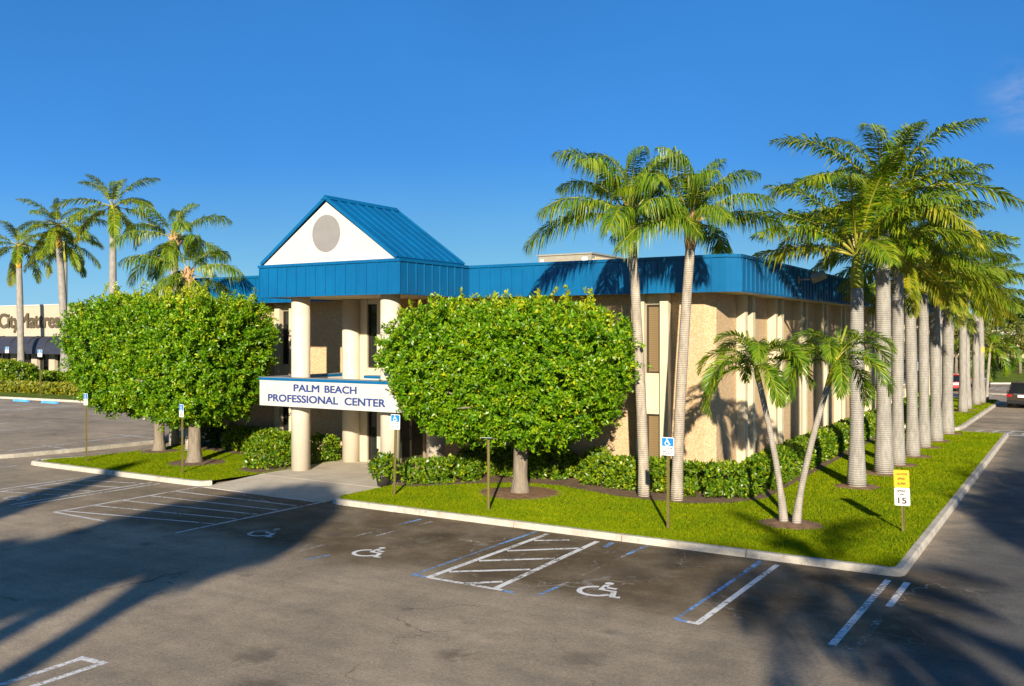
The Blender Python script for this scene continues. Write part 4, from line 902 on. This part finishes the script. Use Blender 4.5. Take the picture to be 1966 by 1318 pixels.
def disabled_sign(label, x, y, h, top, rz=0.0, tilt=(0, 0)):
    t = thing('parking_sign', label, 'sign', (x, y, 0.12), rz, 'disabled parking signs'); t.rotation_euler = (tilt[0], tilt[1], rz)
    u_post(h).build('post', 'post', t)
    w, hh = 0.335, 0.45; zc = top-hh/2
    p = plate(w, hh, zc, -0.03).build('sign_panel', 'sign_white', t)
    q = MB(); s = plate(w-0.03, hh*0.5-0.02, zc+hh*0.25-0.005, -0.0355, 0.003, 0.02); s.build('blue_field', 'sign_blue', p)
    q = MB(); wheelchair(q, lambda u, v: ((u-0.5)*0.17, -0.0385, zc+hh*0.25-0.095+v*0.185), 0.10); q.build('wheelchair_symbol', 'sign_white', p)
    q = MB(); rr = random.Random(int(abs(x)*100))
    for k, ws in enumerate(((3, 2, 2, 3), (2, 2), (3, 2, 3), (2, 2, 3, 2))):
        tot = sum(ws)+0.6*(len(ws)-1); sx = 0.255/max(tot, 9); u = -tot*sx/2
        for wv in ws: q.box(u, -0.0352, zc-0.055-k*0.045, u+wv*sx, -0.0335, zc-0.033-k*0.045); u += (wv+0.6)*sx
    q.build('small_print', 'sign_ink', p)
    return t
disabled_sign('blue disabled parking sign on the lawn in front of the queen palm pair', -5.67, 1.33, 2.2, 2.30)
disabled_sign('blue disabled parking sign half behind the big clipped tree beside the walk', -14.55, 1.56, 2.2, 2.45, R(4), (0, R(1.5)))
disabled_sign('disabled parking sign in front of the pale forked trunk left of the walk', -23.63, 1.13, 2.2, 2.42, R(-14))
disabled_sign('leftmost sign post on the front lawn, its panel up in the leaves', -29.26, 1.23, 2.5, 2.6, R(-10))
t = disabled_sign('sign post under the big clipped tree with its panel tipped flat', -10.78, 0.98, 2.0, 2.05, R(10)); p_ = t.children[1]; p_.rotation_euler = (R(80), 0, 0); p_.location = (0, 1.80, 1.72)
for i, (x, y, lab) in enumerate(((-83.1, 29.0, 'small disabled parking sign before the round shrub at the store'), (-66.3, 22.0, 'small disabled parking sign standing before the lime hedge at the store'))):
    t = disabled_sign(lab, x, y, 1.7, 2.9, 0); t.scale = (1.75, 1.75, 1.25)
b = MB(); b.tube([(0, 0, 0), (0, 0, 2.2)], 0.05, 8); tag(b.build('bare_post', 'black', None, (-62.2, 22.6, 0.1)), 'thin dark post on the grass at the right end of the lime hedge', 'post')
# speed limit sign
t = thing('speed_sign', 'yellow caution panel above a white speed limit 15 panel on one post', 'sign', (-0.63, 4.08, 0.12)); t.rotation_euler = (0, R(-2.0), R(3))
u_post(1.15).build('post', 'post', t)
yl = plate(0.355, 0.43, 1.315, -0.03).build('caution_panel', 'sign_yellow', t); wl = plate(0.355, 0.435, 0.875, -0.03).build('limit_panel', 'sign_white', t)
b = MB(); b.stroke([(x, z) for x, z in rrect(0.325, 0.405, 0.022)], 0.006, lambda u, v: (u, -0.0345, 0.875+v), True); b.build('border', 'sign_ink', wl)
b = MB(); b.stroke([(x, z) for x, z in rrect(0.325, 0.40, 0.022)], 0.005, lambda u, v: (u, -0.0345, 1.315+v), True); b.build('border', 'sign_ink_yellow', yl)
def centred(body, parent, zb, hgt, wid, m, bold=0.0):
    o = text_mesh('lettering', body, 1.0, m, parent, (0, -0.0365, zb), ext=0.01); thicken(o.data, bold); vs = [v.co for v in o.data.vertices]; w = max(v.x for v in vs)-min(v.x for v in vs); h = max(v.y for v in vs)
    o.scale = (wid/w, hgt/h, 0.15); o.location.x = -(max(v.x for v in vs)+min(v.x for v in vs))/2*wid/w
for body, z, w in (('CAUTION', 1.40, 0.26), ('SPEED', 1.285, 0.18), ('BUMPS', 1.165, 0.19)): centred(body, yl, z, 0.062, w, 'sign_ink_yellow', 0.07)
centred('SPEED', wl, 0.985, 0.058, 0.22, 'sign_ink', 0.07); centred('LIMIT', wl, 0.903, 0.056, 0.18, 'sign_ink', 0.07); centred('15', wl, 0.705, 0.155, 0.20, 'sign_ink', 0.06)

# ------------------------------------------------------------ mattress store at the left
st = thing('store_building', 'pale single storey store with dark barrel awnings and bronze lettering', 'building', (-100, 41, 0))
b = MB(); b.box(-40, 0.6, 0, 11.5, 30, 4.75); b.box(-40, 0, 4.7, 10.6, 30, 8.15)
for x in (-7.5, -2.9, 1.2, 4.6, 8.3, 10.0): b.box(x-0.55, 0.05, 0, x+0.55, 0.59, 4.69)
b.build('wall', 'store_wall', st)
b = MB(); b.box(-40, -0.06, 8.15, 10.7, 0.4, 8.3); b.build('parapet_cap', 'white', st)
for x0, x1 in ((-6.9, -3.5), (-2.3, 0.6), (1.8, 4.0), (5.2, 7.7)):
    b = MB(); b.box(x0, 0.50, 0.5, x1, 0.58, 4.3); w_ = b.build('shop_window', 'glass', st)
    b = MB()
    for k in range(4): u = x0+(x1-x0)*k/3; b.box(u-0.05, 0.44, 0.4, u+0.05, 0.51, 4.3)
    b.box(x0, 0.44, 0.38, x1, 0.51, 0.52); b.build('frame', 'bronze', w_)
for x0, x1, ribs in ((-24, -5.7, 8), (-4.6, 9.2, 5)):
    b = MB(); n = 10; prof = [(0.05-1.7*sin(R(90*k/n)), 2.75+1.95*cos(R(90*k/n))) for k in range(n+1)]
    for x in (x0, x1): pass
    vs = [(x, y, z) for x in (x0, x1) for y, z in prof]; fs = [(k, k+1, n+2+k, n+1+k) for k in range(n)]; b.add(vs, fs, True)
    b.add([(x0, y, z) for y, z in prof]+[(x0, 0.05, 2.75)], [tuple(range(n+2))]); b.add([(x1, y, z) for y, z in prof]+[(x1, 0.05, 2.75)], [tuple(range(n+2))])
    a_ = b.build('awning', 'awning', st)
    b = MB()
    for k in range(ribs):
        x = x0+(x1-x0)*k/(ribs-1); b.tube([(x, y-0.02, z+0.02) for y, z in prof], 0.045, 6)
    b.build('awning_rib', 'black', a_)
def serif_text(parent, body, x0, x1, zb, zcap):
    o = text_mesh('lettering', body, 1.0, 'letter_brown', parent, (x0, -0.03, zb), bold=0.0, ext=0.09, space=0.95); vs = [v.co for v in o.data.vertices]
    w = max(v.x for v in vs)-min(v.x for v in vs); o.scale = ((x1-x0)/w, (zcap-zb)/0.73, 1); thicken(o.data, 0.05); return o
serif_text(st, 'CityMattress', -5.9, 7.0, 5.65, 7.35)
hedge('hedge', 'low lime green hedge in front of the mattress store', [(-92, 24), (-76, 25.5), (-68, 26), (-62, 26.5)], 4.2, 0.5, 61, 'hedge_lime', 18, ln=0.3, wd=0.18)
hedge('shrub', 'round dark shrub at the left edge before the store', [(-86, 30), (-83, 30.5)], 3.6, 2.0, 62, 'hedge_leaf', 22, 'shrub', ln=0.3, wd=0.18)
hedge('hedge', 'taller green hedge under the store windows behind the lime hedge', [(-90.5, 36.5), (-83, 37.5), (-76, 38)], 1.8, 0.8, 63, 'hedge_leaf', 24, ln=0.3, wd=0.18)
hedge('shrub', 'clipped shrub under the leftmost awning of the store', [(-101, 38), (-97, 38.4)], 2.2, 1.8, 65, 'hedge_lime', 24, 'shrub', ln=0.3, wd=0.18)
def wheel_stop(label, x, y):
    b = MB(); b.add([(-0.95, -0.11, 0), (0.95, -0.11, 0), (0.95, 0.11, 0), (-0.95, 0.11, 0), (-0.88, -0.06, 0.15), (0.88, -0.06, 0.15), (0.88, 0.06, 0.15), (-0.88, 0.06, 0.15)], [(3, 2, 1, 0), (4, 5, 6, 7), (0, 1, 5, 4), (1, 2, 6, 5), (2, 3, 7, 6), (3, 0, 4, 7)])
    o = b.build('wheel_stop', 'stop_blue', None, (x, y, 0.006)); return tag(o, label, 'wheel stop', 'blue wheel stops at the store')
wheel_stop('left of the two blue concrete wheel stops at the store kerb', -63.4, 18.75); wheel_stop('right of the two blue concrete wheel stops at the store kerb', -60.0, 18.85)

# ------------------------------------------------------------ far right: building, hedge, cars
fb = thing('far_building', 'long low beige building with a pale parapet beyond the far hedge', 'building', (-4, 122, 0.8), R(31.7))
b = MB(); b.box(-60, 0, -1, 60, 25, 4.0); b.build('wall', 'far_wall', fb)
b = MB(); b.box(-60.2, -0.3, 4.0, 60.2, 25, 4.65); b.build('parapet', 'white', fb)
b = MB(); b.box(-60, -0.9, 2.15, 60, 0.0, 2.3); b.build('ledge', 'sign_back', fb)
for x in (-14, -5.5, 2.9, 11, 19):
    b = MB(); b.box(x-1.0, -0.05, -0.4, x+1.0, 0.02, 1.3); w_ = b.build('window', 'glass', fb)
    b = MB()
    for u in (-1, -0.2, 0.5, 1.0): b.box(x+u-0.05, -0.1, -0.4, x+u+0.05, -0.04, 1.3)
    b.build('frame', 'bronze', w_)
hedge('hedge', 'tall clipped dark hedge on top of the far grass bank', [(-30, 98.5), (-9, 111.2), (6, 120.5), (30, 146)], 2.2, 1.25, 71, 'dark_leaf', 20, ln=0.34, wd=0.2, z0=0.4)
def loose_tree(label, loc, h, rx, rz, seed, m='sparse_leaf', n=500, ln=0.34, group='trees beyond the far lot'):
    t = thing('shade_tree', label, 'tree', loc, 0, group); r = rng(seed); rr = random.Random(seed); b = MB()
    b.tube([(0, 0, -0.3), (0.05, 0, h*0.25), (0.1, 0.1, h*0.5)], [0.22, 0.17, 0.14], 9); ctr = []
    for k in range(11):
        a = k*2.4; e = Vector((rx*cos(a)*rr.uniform(0.35, 0.95), rx*sin(a)*rr.uniform(0.35, 0.95), h-rz*rr.uniform(0.0, 1.5)+0.2)); s = Vector((0.08, 0.05, h*rr.uniform(0.3, 0.5)))
        m_ = s.lerp(e, 0.55)+Vector((0, 0, 0.25)); b.tube([s, m_, e], [0.1, 0.06, 0.02], 6); ctr.append(e); ctr.append(m_.lerp(e, 0.4))
    b.build('trunk', 'ficus_trunk', t)
    c = np.array([list(ctr[i % len(ctr)]) for i in range(n)]) + r.normal(0, 1, (n, 3))*np.array([rx*0.24, rx*0.24, rz*0.26])
    link('crown', np_mesh('crown', leaves(r, c, unit(r.normal(0, 1, (n, 3))+np.array([0, 0, 0.6])), 7, ln, ln*0.5, 1.2, 0.1), 4, m), t); return t
def far(px, Y, z): return (*lotpos((px-983)/1781*Y, Y), z)
loose_tree('thin leaved tree before the far building at the right edge', far(1958, 108, 0.45), 5.6, 3.2, 2.3, 81, n=420)
loose_tree('thin leaved tree before the far building, left of the small palm', far(1868, 110, 0.45), 5.6, 3.2, 2.4, 82, n=480)
loose_tree('bushy tree half hidden by the last royal palms', far(1835, 103, 0.45), 5.9, 3.4, 2.4, 83, n=600)
loose_tree('dark tree rising over the far roof at the right edge', far(1962, 160, 0.3), 9.3, 5.5, 3.0, 84, 'dark_leaf', 900, 0.6)
loose_tree('small thin leaved tree in front of the far window', far(1915, 116, 0.45), 4.4, 2.6, 1.7, 85, n=260)
loose_tree('distant dark tree over the store roof', (-190, 130, 0), 13.5, 7, 3, 86, 'dark_leaf', 600, 0.9)
b = MB(); b.box(-2.0, -0.1, 0, 2.0, 0.1, 0.14)
o = b.build('wheel_stop', 'kerb', None, (-3.1, 64.8, 0.006)); o.rotation_euler = (0, 0, R(-31)); bevel(o, 0.03); tag(o, 'pale concrete wheel stop lying across the far drive', 'wheel stop')

def car(label, loc, rz, paint, Lc=4.7, Wc=1.88, H=1.7, suv=True):
    """car with its rear at local y=0, nose at y=Lc"""
    t = thing('parked_car', label, 'car', loc, rz)
    hb = 0.60*H  # belt line
    # body: lofted stations along y, each a rounded section
    def section(w, z0, z1, tuck):
        h = w/2
        return [(-h*0.90, z0), (h*0.90, z0), (h, z0+0.16), (h, z0+(z1-z0)*0.6), (h-tuck*0.5, z1-0.05), (h-tuck, z1), (-h+tuck, z1), (-h+tuck*0.5, z1-0.05), (-h, z0+(z1-z0)*0.6), (-h, z0+0.16)]
    stn = [(0.0, 0.90, 0.42, hb-0.10, .10), (0.08, 0.97, 0.32, hb-0.02, .08), (0.5, 1.0, 0.27, hb, .07), (1.4, 1.0, 0.25, hb, .07), (2.9, 1.0, 0.25, hb-0.02, .07), (3.5, 0.99, 0.26, hb-0.06, .10), (4.2, 0.95, 0.28, hb-0.14, .14), (Lc-0.12, 0.86, 0.32, hb-0.24, .16), (Lc, 0.76, 0.40, hb-0.34, .16)]
    b = MB(); vs = []
    for y, k, z0, z1, tk in stn: vs += [(x, y, z) for x, z in section(Wc*k, z0, z1, tk)]
    n = 10; fs = [(i*n+j, (i+1)*n+j, (i+1)*n+(j+1) % n, i*n+(j+1) % n) for i in range(len(stn)-1) for j in range(n)]
    fs += [tuple(range(n)), tuple(range((len(stn)-1)*n, len(stn)*n))[::-1]]
    b.add(vs, fs); bevel(b.build('body', paint, t), 0.03)
    # cabin: glass house and roof
    zr = H; g_ = MB(); w0 = Wc/2-0.06; w1 = Wc/2-0.26; yr0, yr1 = (0.10, 0.55) if suv else (0.55, 1.15); yf0, yf1 = 3.45, 2.65
    g_.add([(-w0, yr0, hb-0.03), (w0, yr0, hb-0.03), (w0, yf0, hb-0.08), (-w0, yf0, hb-0.08), (-w1, yr1, zr-0.06), (w1, yr1, zr-0.06), (w1, yf1, zr-0.06), (-w1, yf1, zr-0.06)], [(4, 5, 6, 7), (0, 1, 5, 4), (1, 2, 6, 5), (2, 3, 7, 6), (3, 0, 4, 7)])
    g_.build('windows', 'car_glass', t)
    b = MB(); b.box(-w1-0.04, yr1-0.10, zr-0.075, w1+0.04, yf1+0.06, zr); ro = bevel(b.build('roof', paint, t), 0.035)
    b = MB()
    for s in (-1, 1):
        for (p, q) in (((w0, yr0, hb), (w1, yr1, zr-0.05)), ((w0, yf0, hb-0.06), (w1, yf1, zr-0.05)), ((w0-0.0, 1.25, hb), (w1+0.01, 1.35, zr-0.05)), ((w0, 2.2, hb), (w1+0.01, 2.15, zr-0.05))): b.tube([(s*p[0], p[1], p[2]), (s*q[0], q[1], q[2])], 0.045, 6)
    b.build('pillars', paint, t)
    for s in (-1, 1):
        for y in (0.85, Lc-0.95):
            w_ = MB(); w_.tube([(s*(Wc/2-0.22), y, 0.345), (s*(Wc/2-0.20), y, 0.345), (s*(Wc/2-0.005), y, 0.345), (s*(Wc/2+0.012), y, 0.345)], [0.30, 0.345, 0.345, 0.29], 22); w = w_.build('wheel', 'black_rubber', t)
            r_ = MB(); r_.tube([(s*(Wc/2+0.005), y, 0.345), (s*(Wc/2+0.022), y, 0.345)], [0.225, 0.20], 18); r_.build('rim', 'chrome', w)
        l_ = MB(); l_.box(min(s*(Wc/2-0.36), s*(Wc/2-0.02)), -0.025, hb-0.26, max(s*(Wc/2-0.36), s*(Wc/2-0.02)), 0.16, hb-0.09); bevel(l_.build('tail_light', 'tail_red', t), 0.02)
        l_ = MB(); l_.box(min(s*0.55, s*0.8), -0.03, 0.46, max(s*0.55, s*0.8), 0.1, 0.52); l_.build('reflector', 'tail_red', t)
        m_ = MB(); m_.box(min(s*(Wc/2), s*(Wc/2+0.22)), 2.75, hb+0.02, max(s*(Wc/2), s*(Wc/2+0.22)), 2.9, hb+0.18); bevel(m_.build('side_mirror', 'black', t), 0.04)
        h_ = MB(); h_.box(min(s*0.45, s*0.82), Lc-0.18, hb-0.42, max(s*0.45, s*0.82), Lc-0.02, hb-0.3); bevel(h_.build('headlight', 'chrome', t), 0.02)
    b = MB(); b.box(-0.92*Wc/2, -0.06, 0.34, 0.92*Wc/2, 0.2, 0.56); bevel(b.build('rear_bumper', 'black' if suv else paint, t), 0.04)
    b = MB(); b.box(-0.26, -0.035, hb-0.28, 0.26, 0.02, hb-0.13); b.build('number_plate', 'sign_white', t)
    b = MB(); b.box(-0.5, -0.03, hb-0.09, 0.5, 0.02, hb-0.06); b.build('trim_strip', 'chrome', t)
    return t
car('dark brown SUV seen from behind on the drive at the right edge', (-0.35, 49.6, 0.0), R(-6), 'suv_paint', 4.75, 1.92, 1.75)
car('blue grey car parked at the far end of the drive behind the last palm', (-5.0, 74.8, 0.0), R(14), 'blue_paint', 4.6, 1.85, 1.62)
car('red car mostly hidden behind the far royal palm trunks', (-6.3, 67.5, 0.0), R(14), 'red_paint', 4.5, 1.8, 1.45, False)

# ------------------------------------------------------------ grass blades on the lawns
def grass(name, poly, n, seed, ymax=None, h=0.042):
    r = rng(seed); xs = [p[0] for p in poly]; ys = [p[1] for p in poly]; x = r.uniform(min(xs), max(xs), n*2); y = r.uniform(min(ys), max(ys), n*2)
    if ymax: y = min(ys)+(max(ys)-min(ys))*r.uniform(0, 1, n*2)**1.6
    k = inpoly(x, y, poly)
    for bd in BEDS: k &= ~inpoly(x, y, bd)
    k &= ~((x > -21.25) & (x < -15.9) & (y > 0))
    for cx, cy, rad in mulch_spots: k &= ((x-cx)**2+(y-cy)**2) > (rad*r.uniform(0.85, 1.05, len(x)))**2
    x, y = x[k], y[k]; n = len(x); a = r.uniform(0, 6.28, n); hh = h*r.uniform(0.6, 1.4, n); w = 0.012+0.004*r.uniform(0, 1, n)
    w = w*(1+np.maximum(0, y-5)/16)
    c = np.stack([x, y, np.full(n, 0.122)], 1); s = np.stack([np.cos(a), np.sin(a), np.zeros(n)], 1)*w[:, None]; l = np.stack([r.normal(0, 0.5, n)*hh, r.normal(0, 0.5, n)*hh, hh], 1)
    o = link(name, np_mesh(name, np.stack([c-s, c+s, c+l], 1).reshape(-1, 3), 3, 'grass')); tag(o, kind='stuff')
grass('grass', LAWN, 230000, 1, True); grass('grass', LAWN_L, 60000, 2); grass('grass', LAWN_F, 16000, 3)
